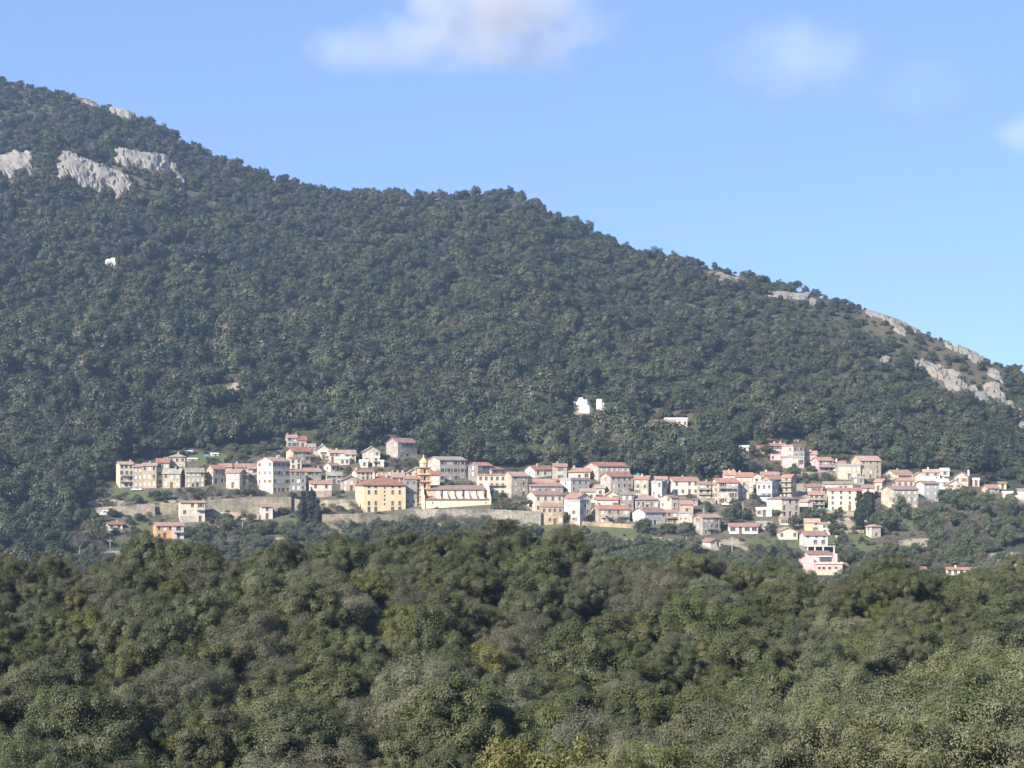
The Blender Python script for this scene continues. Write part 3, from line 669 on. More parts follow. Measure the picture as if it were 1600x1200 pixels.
 (S,(1148,1149,1177),(780,744,738),'g','t','r',(4,3,0),'pale','tall tan stone house with red roof and four rows of pale windows',{}),
 (P_,(1174,1175,1190),(757,744,736),'f','w','r',(1,1,0),'dark','small white gable-fronted house above the grey-white flat-roofed house',{}),
 (P_,(1189,1190,1217),(756,741,737),'g','w','r',(1,4,0),'mix','white house with long red roof behind the grey gabled house',{}),
 (S,(1191,1203,1222),(780,748,743),'g','g','r',(3,2,1),'mix','grey gabled house touching the balconied tower',{}),
 (S,(1219,1221,1236),(778,745,741),'g','t','r',(4,1,0),'dark','tower-like house with stacked balconies and a dark shaded flank',dict(rs=8,bal=((.28,0,1),(.53,0,1),(.77,0,1)))),
 (P_,(1180,1182,1206),(781,755,752),'x','b','g',(2,3,0),'mix','grey-white flat-roofed house with white-framed windows',dict(rs=9,bal=((.3,.1,.9),))),
 (P_,(1201,1221,1249),(809,779,775),'h','c','r',(3,3,0),'dark','cream cube house with three rows of dark windows and a white chimney',dict(ww=1.1,wh=1.6,chim=2,D=9)),
 (P_,(1181,1183,1206),(807,796,793),'x','w','w',(1,3,0),'mix','low white flat-roofed outbuilding west of the cream cube house',dict(chim=0)),
 (P_,(1250,1262,1270),(800,783,775),'f','w','p',(1,0,0),'mix','blank white gable wall east of the cream cube house',dict(D=7,chim=0)),
 (S,(1262,1264,1288),(797,772,767),'g','t','p',(3,3,0),'dark','tan house with two balconies west of the long yellow building',dict(bal=((.35,.2,1),(.66,.2,1)))),
 (S,(1258,1260,1284),(773,760,756),'g','t','r',(1,3,0),'mix','low tan house with red roof above the tan double-balcony house',{}),
 (S,(1285,1287,1332),(770,755,752),'g','s','p',(1,6,0),'pale','long pale stone house with a row of white windows above the yellow building',{}),
 (P_,(1294,1295,1346),(799,766,762),'g','v','r',(4,4,0),'dark','long pale yellow building with four rows of windows beside the tall cypresses',dict(chim=0,ww=.8,wh=1.2,D=9)),
 (S,(1346,1347,1366),(780,762,757),'g','s','r',(1,1,0),'mix','pale house with flat-looking red roof joined to the pale yellow building',{}),
 (S,(1083,1098,1126),(837,808,803),'g','g','r',(3,3,1),'mix','grey three-storey house with sunlit gable standing apart at the lower edge',dict(chim=0,bal=((.36,.2,.75),))),
 (V_,(1135,1140,1184),(834,822,817),'g','w','r',(1,6,0),'dark','long low white villa with red roof and wide windows',dict(ww=1.7,wh=1.2,chim=0,cat='villa')),
 (V_,(1213,1217,1246),(843,830,824),'f','c','p',(1,3,0),'dark','cream gable-fronted villa with pink roof edge in the green gardens',dict(cat='villa',chim=0,D=9)),
 (P_,(1256,1258,1280),(831,815,810),'g','e','p',(2,2,0),'mix','peach house with pale roof uphill of the grey house on stilts',{}),
 (P_,(1279,1280,1297),(835,819,817),'x','w','r',(2,1,0),'dark','white house with red roof line beside the peach house',{}),
 (P_,(1096,1110,1126),(856,846,841),'f','w','r',(1,3,0),'pale','small white gabled house with blue-grey shaded front near the lower poles',dict(chim=0)),
 # ---- north-eastern hamlet
 (S,(1157,1158,1170),(708,699,696),'x','w','w',(1,1,0),'dark','ruined white walls among trees west of the pink hamlet',dict(chim=0)),
 (S,(1179,1181,1196),(709,700,695),'g','s','r',(1,2,0),'mix','small red-roofed house half buried in trees west of the lilac pink house',{}),
 (P_,(1203,1204,1227),(719,696,692),'g','l','r',(3,3,0),'mix','lilac pink house at the west end of the upper hamlet',{}),
 (S,(1222,1239,1257),(729,697,695),'x','s','p',(3,2,2),'mix','beige flat-topped stone house next to the lilac pink house',dict(chim=0)),
 (S,(1221,1223,1256),(731,715,712),'x','s','g',(1,4,0),'mix','pale arched terrace building below the beige flat-topped house',dict(ww=1.3,wh=1.9,chim=0)),
 (S,(1256,1258,1276),(723,709,703),'g','t','r',(1,2,0),'mix','stone house with bright red roof between the beige flat-topped and rose houses',{}),
 (P_,(1268,1279,1302),(738,719,714),'g','l','r',(2,3,1),'dark','rose-tinted house with red roof in the upper hamlet',dict(bal=((.45,0,1),))),
 (P_,(1301,1302,1321),(736,725,720),'g','c','r',(1,3,0),'mix','cream house with faded red roof between the rose house and the tall stone house',{}),
 (S,(1330,1344,1376),(749,719,712),'g','t','p',(4,3,1),'dark','tall square stone house with four rows of windows crowning the eastern village',dict(skip=.15,chim=0)),
 (S,(1306,1309,1344),(749,728,725),'x','s','g',(2,6,0),'pale','pale flat-topped building with two rows of white windows beside the crowning stone house',dict(chim=0)),
 # ---- eastern end
 (S,(1365,1366,1378),(768,752,748),'g','g','r',(2,1,0),'mix','narrow grey stone house with small red roof below the crowning stone house',dict(rs=6)),
 (S,(1380,1401,1428),(754,742,734),'g','s','r',(1,3,1),'mix','wide pale stone house with red roof at the back of the eastern group',{}),
 (S,(1399,1401,1428),(764,750,746),'g','t','r',(1,3,0),'dark','tan house with red roof in front of the wide pale house',{}),
 (S,(1377,1396,1434),(797,764,759),'g','s','r',(3,4,2),'pale','pale stone house with red roof and shuttered windows behind the big round tree',{}),
 (S,(1428,1429,1444),(754,742,734),'f','s','p',(1,1,0),'mix','beige gable-fronted house at the back of the eastern group',{}),
 (P_,(1441,1443,1468),(755,737,733),'g','w','p',(2,2,0),'mix','white house with pale roof next to the beige gable at the eastern back',{}),
 (S,(1431,1444,1466),(787,755,751),'g','b','r',(3,2,1),'pale','blue-grey house with red roof east of a dark alley',{}),
 (P_,(1458,1460,1481),(764,752,748),'g','w','w',(1,2,0),'mix','low white-roofed house behind the blue-grey house',{}),
 (P_,(1469,1470,1483),(744,736,732),'s','w','w',(1,1,0),'mix','white lean-to shed at the eastern back row',dict(chim=0,D=4)),
 (S,(1476,1479,1503),(770,757,748),'f','s','p',(2,2,0),'mix','cream gable-fronted house in front of the ochre gable at the east end',{}),
 (S,(1489,1491,1512),(757,744,736),'f','t','p',(1,2,0),'mix','ochre gable-fronted house with shaded flank near the east end',dict(rs=5)),
 (P_,(1519,1520,1530),(760,750,747),'x','q','w',(1,1,0),'mix','tiny pink house beyond the ochre gable',dict(chim=0)),
 (S,(1534,1544,1561),(772,762,757),'g','k','r',(1,2,1),'mix','ochre house with red roof standing alone in trees at the east end',{}),
 (P_,(1560,1561,1572),(764,757,753),'g','c','p',(1,1,0),'mix','small cream house uphill of the lone ochre house',{}),
 (P_,(1567,1568,1582),(780,770,768),'x','w','w',(1,1,0),'mix','small white block low among trees at the east end',dict(chim=0)),
 (P_,(1590,1591,1608),(775,768,764),'g','w','p',(1,2,0),'mix','pale-roofed house at the extreme east edge, upper of two',{}),
 (P_,(1582,1583,1604),(786,777,775),'x','c','w',(1,2,0),'mix','low cream building at the extreme east edge under the pale-roofed house',dict(chim=0)),
 (S,(1354,1362,1376),(841,822,819),'h','s','p',(2,1,1),'dark','small pale stone tower below the tall cypresses',dict(chim=0,skip=.6)),
 (P_,(1478,1480,1524),(900,891,886),'g','w','r',(1,5,0),'dark','low long house with red roof behind the thicket crest at the east',dict(chim=1,Y=540)),
 (P_,(1574,1576,1599),(900,888,883),'g','w','r',(1,2,0),'mix','white red-roofed house behind the thicket at the bottom of the east slope',dict(Y=540)),
 (P_,(1439,1440,1447),(900,890,887),'g','w','r',(1,1,0),'mix','tiny white hut west of the low long red-roofed house',dict(Y=540,chim=0)),
 # ---- houses on the wooded slope
 (P_,(999,1001,1054),(672,659,656),'g','w','r',(1,5,0),'dark','long low white house with pink red roof in the woods above the village',dict(chim=0)),
 (P_,(1038,1040,1074),(668,655,653),'x','w','w',(1,4,0),'dark','white flat-roofed wing behind the long low white woodland house',dict(chim=0)),
]
for h in HOUSES:
    nm, c3, vs, rt, wc, rc, wn, st, lb, ex = h
    house(nm, c3, vs, rt, wc, rc, wn, st, lb, **ex)

# white ruin on the wooded slope
def ruin():
    p = ground(906, 644); s = F/p.y
    r = empty('ruined_house', p, math.radians(-22)); tag(r, 'bright white ruin with broken walls in the woods above the village', 'ruin')
    mb = MB(); X = lambda px: (px-906)/s
    pts = [(-3,-2),(-3,4.6),(-2.2,5.0),(-1.4,4.4),(-.6,6.3),(1.2,6.6),(1.8,5.4),(3.2,5.6),(3.5,3.4),(4.4,2.6),(4.6,-2)]
    fr = [(x,0,z) for x,z in pts]; bk = [(x,5,z*.8) for x,z in pts]
    mb.poly(fr); mb.poly(bk)
    for i in range(len(pts)-1): mb.poly([fr[i],fr[i+1],bk[i+1],bk[i]])
    mb.build('wall', WALL['w'], r)
    b = MB()
    b.box((6.5,3.5,-2),(9,6,5.8)); b.box((9,4,-2),(9.8,5.6,4.2)); b.build('tower_stub', WALL['w'], r)
    b = MB(); b.box((8.5,-1.2,-3),(14.2,-.6,1.2)); b.box((14.2,-1.3,-3),(15.4,-.4,2.2)); b.box((-14,-1.2,-3),(-7.2,-.6,-.2)); b.build('garden_wall', WALL['s'], r)
    for x,z in ((-1.6,2.4),(1.4,2.8)):
        wmesh, pmesh = win_parts('dark', 1.0, 1.4); o = link(bpy.data.objects.new('window', wmesh), r); o.location = (x,-.05,z); link(bpy.data.objects.new('pane', pmesh), o).location = (0,-.12,0)
    FOOT.append((p.x,p.y,0,18,8,890,944,644,616))
ruin()

# ------------------------------------------------------------------ big yellow building
def yellow():
    uL,uC,uR,base,eave = 557,568,634,801,757
    p, phi, W, D, s, dist, th = pose(uL,uC,uR,base,0,15.5)
    phi = phi; he = (base-eave)/s
    r = empty('yellow_building', p, phi); tag(r, 'big pale yellow five-storey building with hipped brown red roof on a terrace', 'building')
    FOOT.append((p.x,p.y,phi,W,D,uL,uR,base,eave))
    cx = [W*k for k in (.13,.29,.5,.69,.86)]; rows = [(he*.93,.9,.95),(he*.70,.85,1.5),(he*.47,.8,1.2),(he*.28,.9,1.6),(.95,1.1,1.9)]
    fw = []
    for i,(z,w,h) in enumerate(rows):
        z = he*(.90,.70,.50,.31,.09)[i]+.2
        for j,x in enumerate(cx):
            if j == 2: continue
            if i == 2: continue
            fw.append((x,z,w,h))
    fw += [(cx[2],he*k,.6,.7) for k in (.88,.74,.60,.46,.30)]
    sw = [(D*k,he*q,.8,1.3) for k in (.25,.55,.8) for q in (.3,.7)]
    mb = MB(); 
    face(mb, lambda a,d,z:(a,d,z), W, -6, he, fw); face(mb, lambda a,d,z:(d,a,z), D, -6, he, sw); face(mb, lambda a,d,z:(W-d,a,z), D, -6, he, []); face(mb, lambda a,d,z:(a,D-d,z), W, -6, he, [])
    mb.build('wall', WALL['y'], r)
    b = MB(); b.box((-.25,-.25,he-.35),(W+.25,-.004,he-.05)); b.box((-.25,-.003,he-.35),(-.004,D,he-.05)); b.build('cornice', WALL['c'], r)
    rb = MB(); hip_roof(rb, W, D, he, 3.6, .55); roof = rb.build('roof', ROOF['n'], r)
    for x,y in ((W*.3,D*.3),(W*.42,D*.5),(W*.55,D*.62),(W*.64,D*.5),(W*.73,D*.55)): chimney(roof, x, y, he, he+3.6+random.uniform(.2,.9), WALL['w'], .35)
    for (x,z,w,h) in fw:
        a,c = win_parts('dark', w, h); o = link(bpy.data.objects.new('window', a), r); o.location = (x,0,z); link(bpy.data.objects.new('pane', c), o)
    for (x,z,w,h) in sw:
        a,c = win_parts('dark', w, h); o = link(bpy.data.objects.new('window', a), r); o.location = (0,x,z); o.rotation_euler = (0,0,-math.pi/2); link(bpy.data.objects.new('pane', c), o)
yellow()

# ------------------------------------------------------------------ church and bell tower
CHP = ground(664, 795)
def church():
    dist = CHP.y; s = F/dist; al = math.atan2(CHP.x, dist); phi = math.radians(9)-al
    L = 101/(s*math.cos(math.radians(9))); h1 = 15/s; h2 = (795-764)/s; hr = 9/s
    r = empty('church', CHP, phi); tag(r, 'pale apricot church with curved white buttresses and long red roof on the terrace', 'church')
    FOOT.append((CHP.x,CHP.y,phi,L,16,656,766,795,758))
    nx0, nx1 = L*.055, L*.955; ya, yn, yb, ye = 0.0, 3.6, 12.4, 16.0
    b = MB(); wins = [(L*k,h1*.62,.5,.6) for k in (.12,.95)]
    face(b, lambda a,d,z:(a,d,z), L, -6, h1, wins); face(b, lambda a,d,z:(d,a,z), ye, -6, h1, []); face(b, lambda a,d,z:(L-d,a,z), ye, -6, h1, []); face(b, lambda a,d,z:(a,ye-d,z), L, -6, h1, [])
    b.build('aisle_wall', WALL['a'], r)
    b = MB(); xs = [nx0+(nx1-nx0)*k for k in (.235,.42,.605,.79)]
    cw = [(x+1.0,(h1+h2)/2+.4,1.3,2.6) for x in xs]
    face(b, lambda a,d,z:(nx0+a,yn+d,z), nx1-nx0, h1-.3, h2, [(x-nx0,z,w,h) for x,z,w,h in cw]); face(b, lambda a,d,z:(nx0+a,yb-d,z), nx1-nx0, h1-.3, h2, [])
    for X in (nx0,nx1): b.poly([(X,yn,h1-.3),(X,yb,h1-.3),(X,yb,h2),(X,(yn+yb)/2,h2+hr*.62),(X,yn,h2)])
    b.build('nave_wall', plaster('shaded_apricot_plaster', (.68,.50,.33)), r)  # apricot wall, with the shade between the buttresses mixed into its tone
    for (x,z,w,h) in cw:
        a,c = win_parts('dark', w, h); o = link(bpy.data.objects.new('window', a), r); o.location = (x,yn,z); link(bpy.data.objects.new('pane', c), o)
    ar = MB(); ar.slab([(-.3,-.4,h1+.05),(L+.3,-.4,h1+.05),(L+.3,yn-.004,h1+.55),(-.3,yn-.004,h1+.55)], .25); ar.build('aisle_roof', ROOF['p'], r)
    rb = MB(); k = hr*.62/((yb-yn)/2); o_ = .5; ym = (yn+yb)/2
    rb.slab([(nx0-.2,yn-o_,h2-o_*k+.1),(nx1+.2,yn-o_,h2-o_*k+.1),(nx1+.2,ym,h2+hr*.62+.1),(nx0-.2,ym,h2+hr*.62+.1)], .3)
    rb.slab([(nx0-.2,ym,h2+hr*.62+.101),(nx1+.2,ym,h2+hr*.62+.101),(nx1+.2,yb+o_,h2-o_*k+.1),(nx0-.2,yb+o_,h2-o_*k+.1)], .3); rb.build('roof', ROOF['n'], r)
    n = 7
    for i in range(n):
        x = nx0+(nx1-nx0)*(.19+.125*i+.0); bb = MB(); t = .75; prof = []
        for q in range(9):
            a = q/8; prof.append((yn-.004-(3.3*(a**1.9)), h2-.35-(h2-h1-.9)*(1-(1-a)**1.6)))
        prof += [(yn-3.35,h1-.2),(yn-.004,h1-.2)]
        bb.poly([(x-t,y,z) for y,z in prof]); bb.poly([(x+t,y,z) for y,z in reversed(prof)])
        for j in range(len(prof)):
            y0,z0 = prof[j]; y1,z1 = prof[(j+1)%len(prof)]; bb.poly([(x-t,y0,z0),(x+t,y0,z0),(x+t,y1,z1),(x-t,y1,z1)])
        bb.build('buttress', WALL['w'], r)
    # curved west front and east end, standing proud of the nave
    for nm, X0, X1, rise in (('facade', -.9, -.02, 1.7), ('end_gable', L+.02, L+.7, 1.0)):
        f = MB(); prof = [(-.3,-5),(-.3,h1+.7)]
        for q in range(1,8): a = q/8; prof.append((-.3+(yn+.2)*a, h1+.7+(h2-h1-.2)*(a**1.7)))
        prof += [(yn,h2+.9),(ym-1.2,h2+hr*.62+rise),(ym+1.2,h2+hr*.62+rise),(yb,h2+.9)]
        for q in range(7,0,-1): a = q/8; prof.append((ye+.3-(yn+.2)*a, h1+.7+(h2-h1-.2)*(a**1.7)))
        prof += [(ye+.3,h1+.7),(ye+.3,-5)]
        f.poly([(X0,y,z) for y,z in prof]); f.poly([(X1,y,z) for y,z in prof])
        for j in range(len(prof)):
            (y0,z0),(y1,z1) = prof[j],prof[(j+1)%len(prof)]; f.poly([(X0,y0,z0),(X1,y0,z0),(X1,y1,z1),(X0,y1,z1)])
        f.build(nm, WALL['a'], r)
church()
def bell_tower():
    p = at(655.0, 797, CHP.y+3.0); s = F/p.y; al = math.atan2(p.x, p.y)
    r = empty('bell_tower', p, math.radians(14)-al); tag(r, 'bell tower in cream and terracotta bands with small dome at the church front', 'bell tower')
    FOOT.append((p.x,p.y,0,5,5,652,672,795,720))
    cream, terra = plaster('tan_plaster', (.66,.50,.33)), plaster('terracotta_plaster', (.50,.27,.14))
    W = 24/s*.80; H_ = 67/s; n = 6; fh = H_/n
    for i in range(n):
        z0 = -6 if i == 0 else fh*i; w = W*(1-.035*i); x0 = (W-w)/2; b = MB(); z1 = fh*(i+1)-.45
        op = [(w/2,(max(z0,0)+z1)/2,w*.24,fh*.58)] if i >= 1 else []
        for mp in (lambda a,d,z:(x0+a,x0+d,z), lambda a,d,z:(x0+d,x0+a,z), lambda a,d,z:(x0+w-d,x0+a,z), lambda a,d,z:(x0+a,x0+w-d,z)): face(b, mp, w, z0, z1, op, .5)
        st = b.build('storey', cream, r)
        if op: q = MB(); q.box((x0+.55,x0+.55,z0+.1),(x0+w-.55,x0+w-.55,z1-.1)); q.build('opening_fill', GLASS, st)  # dark block filling the storey behind its openings
        m = MB(); zz = (max(z0,0)+z1)/2; g = w*.13
        for sx in (x0-.05, x0+w*.66): m.box((sx,x0-.06,zz-.55),(sx+w*.34+.05,x0-.003,zz+.55))
        m.box((x0-.06,x0-.002,zz-.55),(x0-.003,x0+w*.34,zz+.55)); m.box((x0-.06,x0+w*.66,zz-.55),(x0-.003,x0+w+.05,zz+.55)); m.build('terracotta_band', terra, st)
        c = MB(); c.box((x0-.35,x0-.35,z1),(x0+w+.35,x0+w+.35,z1+.22)); c.box((x0-.6,x0-.6,z1+.22),(x0+w+.6,x0+w+.6,z1+.447)); c.build('cornice', terra, st)
    b = MB(); c = W/2; R = W*.33; pts = []
    prof = [(R,H_),(R,H_+1.6),(R*1.15,H_+1.6),(R*1.15,H_+1.9),(R*.95,H_+2.3),(R*.7,H_+2.9),(R*.35,H_+3.3),(R*.2,H_+3.5),(R*.2,H_+4.3),(.02,H_+4.7)]
    for i in range(len(prof)-1):
        for k in range(8):
            a0,a1 = math.pi/4*(k+.5), math.pi/4*(k+1.5); (r0,z0),(r1,z1) = prof[i],prof[i+1]
            b.poly([(c+r0*math.cos(a0),c+r0*math.sin(a0),z0),(c+r0*math.cos(a1),c+r0*math.sin(a1),z0),(c+r1*math.cos(a1),c+r1*math.sin(a1),z1),(c+r1*math.cos(a0),c+r1*math.sin(a0),z1)])
    d = b.build('lantern_dome', cream, r)
    q = MB(); q.box((c-.05,c-.05,H_+4.6),(c+.05,c+.05,H_+6.0)); q.box((c-.4,c-.051,H_+5.3),(c+.4,c+.051,H_+5.4)); q.build('cross', IRON, d)
bell_tower()

# ------------------------------------------------------------------ grey house on stilts, pink terraced house
def stilt_house():
    p = ground(1258, 866); s = F/p.y; al = math.atan2(p.x, p.y); phi = math.radians(14)-al
    W = 36/s; D = 8.0; zf = 14/s; he = 30/s
    r = empty('stilt_house', p, phi); tag(r, 'pale grey house raised on white stilts above the pink terraced house', 'house')
    FOOT.append((p.x,p.y,phi,W,D,1250,1300,866,836))
    fw = [(W*k,zf+2.9,.8,.8) for k in (.12,.5,.85)]+[(W*k,zf+1.0,1.2,1.5) for k in (.45,.8)]
    b = MB(); face(b, lambda a,d,z:(a,d,z), W, zf-.2, he, fw); face(b, lambda a,d,z:(d,a,z), D, zf-.2, he, []); face(b, lambda a,d,z:(W-d,a,z), D, zf-.2, he, []); face(b, lambda a,d,z:(a,D-d,z), W, zf-.2, he, []); b.poly([(0,0,zf-.2),(W,0,zf-.2),(W,D,zf-.2),(0,D,zf-.2)])
    b.poly([(0,0,he),(0,D,he),(0,D/2,he+1.3)]); b.poly([(W,0,he),(W,D,he),(W,D/2,he+1.3)]); b.build('wall', WALL['b'], r)
    rb = MB(); gable_roof(rb, W, D, he, 1.3); rb.build('roof', ROOF['p'], r)
    for (x,z,w,h) in fw:
        a,c = win_parts('dark', w, h); o = link(bpy.data.objects.new('window', a), r); o.location = (x,0,z); link(bpy.data.objects.new('pane', c), o)
    b = MB(); b.box((-.6,-1.9,zf-.45),(W+2.2,-.005,zf-.205)); dk = b.build('deck', WALL['w'], r)
    o = rail(W+2.6, .95, 1.85).build('railing', WALL['w'], dk, loc=(-.5,0,zf-.2))
    for x in (.4,W*.38,W*.74,W+1.7):
        q = MB(); q.box((x-.22,-1.8,-4),(x+.22,-1.4,zf-.455)); q.build('stilt', WALL['w'], r)
    q = MB(); q.box((-.2,3.2,-4),(W+.2,D-.3,zf-.205)); q.build('lower_storey', WALL['d'], r)
stilt_house()
def pink_house():
    p = at(1274, 897, 545.0); s = F/p.y; al = math.atan2(p.x, p.y); phi = math.radians(8)-al
    r = empty('terraced_house', p, phi); tag(r, 'pink stepped house with roof terraces and white parapets above the thicket crest', 'house')
    FOOT.append((p.x,p.y,phi,50/s,14,1255,1328,897,864))
    w = lambda px: px/s
    b = MB(); b.box((w(0),0,-7),(w(42),12,w(16))); b.box((w(-13),2.5,-7),(w(-.1),12,w(24))); b.box((w(-20),3.5,-7),(w(-13.1),9,w(22))); b.build('lower_wall', WALL['q'], r)
    b = MB(); b.box((w(-8),5.0,w(16.05)),(w(38),13,w(31))); b.build('upper_wall', WALL['q'], r)
    b = MB(); b.box((w(-1),-.35,w(16)),(w(43.5),-.02,w(18.5))); b.box((w(42.2),-.02,w(16)),(w(43.5),5,w(18.5))); b.box((w(28),-.6,-7),(w(34),-.36,w(8))); b.build('parapet', WALL['w'], r)
    b = MB(); b.slab([(w(-9),4.6,w(31)),(w(30),4.6,w(31)),(w(30),13.4,w(34.5)),(w(-9),13.4,w(34.5))], .3); b.build('roof', ROOF['r'], r)
    b = MB(); b.slab([(w(42.5),1.5,w(13.5)),(w(54),1.5,w(13.5)),(w(54),7,w(17)),(w(42.5),7,w(17))], .25); b.box((w(43),1.8,-7),(w(53),6.8,w(12.6))); b.build('side_roof', ROOF['r'], r)
    b = MB(); b.box((w(10),4.7,w(19)),(w(28),4.99,w(25))); b.build('loggia', GLASS, r)
    b = MB(); b.box((w(8),4.5,w(26)),(w(29),4.98,w(27.5))); b.build('awning', WALL['w'], r)
    for x in (6,13,22,32):
        a,c = win_parts('dark', .9, .8); o = link(bpy.data.objects.new('window', a), r); o.location = (w(x),-.06,w(9.5)); link(bpy.data.objects.new('pane', c), o).location = (0,-.2,0)
    b = MB(); b.box((w(1),-.8,-8),(w(41),-.37,w(3))); b.build('terrace_wall', WALL['s'], r)
pink_house()

# small white gabled ends, sheds, tarpaulins
def shed(u, v, wpx, hpx, wc, rc, label, name='shed', cat='shed', rz=.2):
    p = ground(u, v); s = F/p.y; W = wpx/s; h = hpx/s; D = max(2.5, W*.6)
    r = empty(name, p, rz-math.atan2(p.x,p.y)); tag(r, label, cat)
    b = MB(); b.box((0,0,-2),(W,D,h*.68)); 
    for X in (.003, W-.003): b.poly([(X,0,h*.68),(X,D,h*.68),(X,D,h*.95)])
    b.poly([(0,D-.003,h*.6),(W,D-.003,h*.6),(W,D-.003,h*.95),(0,D-.003,h*.95)])
    b.build('wall', WALL[wc], r)
    rb = MB(); k = h*.3; rb.slab([(-.25,-.25,h*.70-.03),(W+.25,-.25,h*.70-.03),(W+.25,D+.25,h*.70+k),(-.25,D+.25,h*.70+k)], .12); rb.build('roof', ROOF[rc], r)
    q = MB(); q.box((W*.38,-.06,-.2),(W*.62,-.003,min(1.9,h*.6))); q.build('door', SHUTB, r)
    FOOT.append((p.x,p.y,0,W,D,u,u+wpx,v,v-hpx))
shed(290,709,12,6,'w','w','white-roofed shed on the terraces above the square stone tower house')
shed(331,713,11,6,'w','w','white-roofed shed beside a blue tarpaulin above the west cluster')
shed(293,721,16,6,'b','w','long grey-white shed just uphill of the square stone tower house')
shed(366,800,40,13,'k','m','long rusty-roofed shed against the retaining wall', rz=.05)
shed(1240,690,8,5,'s','p','tiny stone hut above the upper hamlet')
shed(104,690,6,5,'w','w','white hut at the forest edge far west')
shed(1308,842,7,5,'w','w','white garden hut on the stepped gardens')
shed(1423,853,18,8,'s','s','low stone barn on the terraces below the round trees')
def tarp(u, v, wpx, hpx, m, label, name='tarpaulin', cat='tarpaulin'):
    p = ground(u, v); s = F/p.y; W = wpx/s; Hh = hpx/s; D = 3.5; b = MB(); n = 8
    P = [[(W*i/n, D*j/4, Hh*(.25+.75*math.sin(math.pi*(i+.5)/(n+1)))*(.45+.55*j/4)+random.uniform(-.08,.08)) for i in range(n+1)] for j in range(5)]
    for j in range(4):
        for i in range(n): b.poly([P[j][i],P[j][i+1],P[j+1][i+1],P[j+1][i]])
    for i in range(n):
        b.poly([(P[0][i][0],0,-1.5),(P[0][i+1][0],0,-1.5),P[0][i+1],P[0][i]]); b.poly([(P[4][i][0],D,-1.5),(P[4][i+1][0],D,-1.5),P[4][i+1],P[4][i]])
    for i in (0,n):
        for j in range(4): b.poly([(P[j][i][0],P[j][i][1],-1.5),(P[j+1][i][0],P[j+1][i][1],-1.5),P[j+1][i],P[j][i]])
    o = b.build(name, m, None, True, p, -math.atan2(p.x,p.y)); tag(o, label, cat)
BLUE = plain('blue_tarpaulin', (.07,.30,.62), .5); GREEN = plain('green_net', (.08,.33,.20), .8); TEAL = plain('teal_sheet', (.10,.42,.36), .6)
tarp(135,677,12,5,BLUE,'blue tarpaulin in a forest clearing far west')
tarp(318,713,11,4,BLUE,'blue tarpaulin between the two white-roofed sheds')
tarp(988,744,14,9,GREEN,'green net sheet beside the largest upper stone house','green_net','net')
tarp(1287,800,13,7,TEAL,'green awning at the foot of the long pale yellow building','awning','awning')

# stone pillar in the woods
def pillar():
    p = ground(1059.5, 705); s = F/p.y; b = MB(); h = 22/s
    r = empty('stone_pillar', p, .3); tag(r, 'tall pale stone pillar rising from the woods below the long white house', 'pillar')
    b.box((-.75,-.75,-2),(.75,.75,h-.6), 0, .18); b.build('shaft', WALL['s'], r)
    q = MB(); q.box((-.75,-.75,h-.6),(.75,.75,h-.25)); q.box((-.5,-.5,h-.25),(.5,.5,h+.4), 0, .4); q.build('cap', WALL['s'], r)
pillar()

# ------------------------------------------------------------------ retaining walls
def wall_run(pts, m, label, name='retaining_wall', cat='retaining wall', th=.8, step=4):
    """pts: (u, v top, v foot); a wall with thickness and a coping, following the ground"""
    b = MB(); prev = None; us = []
    for i in range(len(pts)-1):
        (u0,a0,b0),(u1,a1,b1) = pts[i],pts[i+1]; n = max(1,int((u1-u0)/step))
        for k in range(n): t = k/n; us.append((u0+(u1-u0)*t,a0+(a1-a0)*t,b0+(b1-b0)*t))
    us.append(pts[-1])
    for (u,a,bv) in us:
        g = ground(u, bv); top = (VH-a)/F*g.y + float(fbm(u/6, 3.3, 2))*.12
        cur = (g.x, g.y, g.z-2.5, top)
        if prev:
            x0,y0,z0,t0 = prev; x1,y1,z1,t1 = cur
            f = [(x0,y0,z0),(x1,y1,z1),(x1,y1+.25,t1),(x0,y0+.25,t0)]
            b.poly(f); b.poly([(x0,y0+.25,t0),(x1,y1+.25,t1),(x1,y1+.25+th,t1),(x0,y0+.25+th,t0)])
            b.poly([(x0,y0+.25+th,t0),(x1,y1+.25+th,t1),(x1,y1+.25+th,z1),(x0,y0+.25+th,z0)])
        if prev is None or (u,a,bv) == us[-1]: 
            x,y,z,t = cur; b.poly([(x,y,z),(x,y+.25,t),(x,y+.25+th,t),(x,y+.25+th,z)])
        prev = cur
    o = b.build(name, m); tag(o, label, cat)
wall_run([(240,789,804),(300,783,803),(380,777,800),(455,776.5,801)], RWALL, 'long grey retaining wall rising eastward to a sharp end beside the cypress clump')
wall_run([(123,795,804),(175,791,807),(242,788,806)], RWALL, 'low grey road wall at the western foot of the village')
wall_run([(128,786,790),(160,779,784),(185,773,778),(197,769,774)], RWALL2, 'pale sloping road wall climbing to the balconied cream house', th=.5)
wall_run([(322,800,806),(365,801,812),(405,801,812)], RWALL2, 'warm low wall under the rusty-roofed shed')
wall_run([(497,781,798),(556,780,798)], RWALL2, 'warm stone wall under the half-white half-stone house')
wall_run([(455,779,799),(468,780,800)], RWALL, 'short shadowed wall corner west of the cypress clump')
wall_run([(503,803,832),(560,803,832),(622,804,826)], RWALL, 'tall grey retaining wall under the big yellow building')
wall_run([(634,796,812),(700,795.5,818),(772,795.5,820)], RWALL, 'stone terrace wall carrying the church')
wall_run([(772,796,820),(800,797,822),(845,799,822)], RWALL, 'grey terrace wall east of the church below the red car')
wall_run([(890,812,820),(925,816,822),(990,819,826)], RWALL2, 'low garden wall under the slender pale block tower')
wall_run([(1285,797,802),(1340,798,803)], RWALL2, 'low wall at the foot of the long pale yellow building')
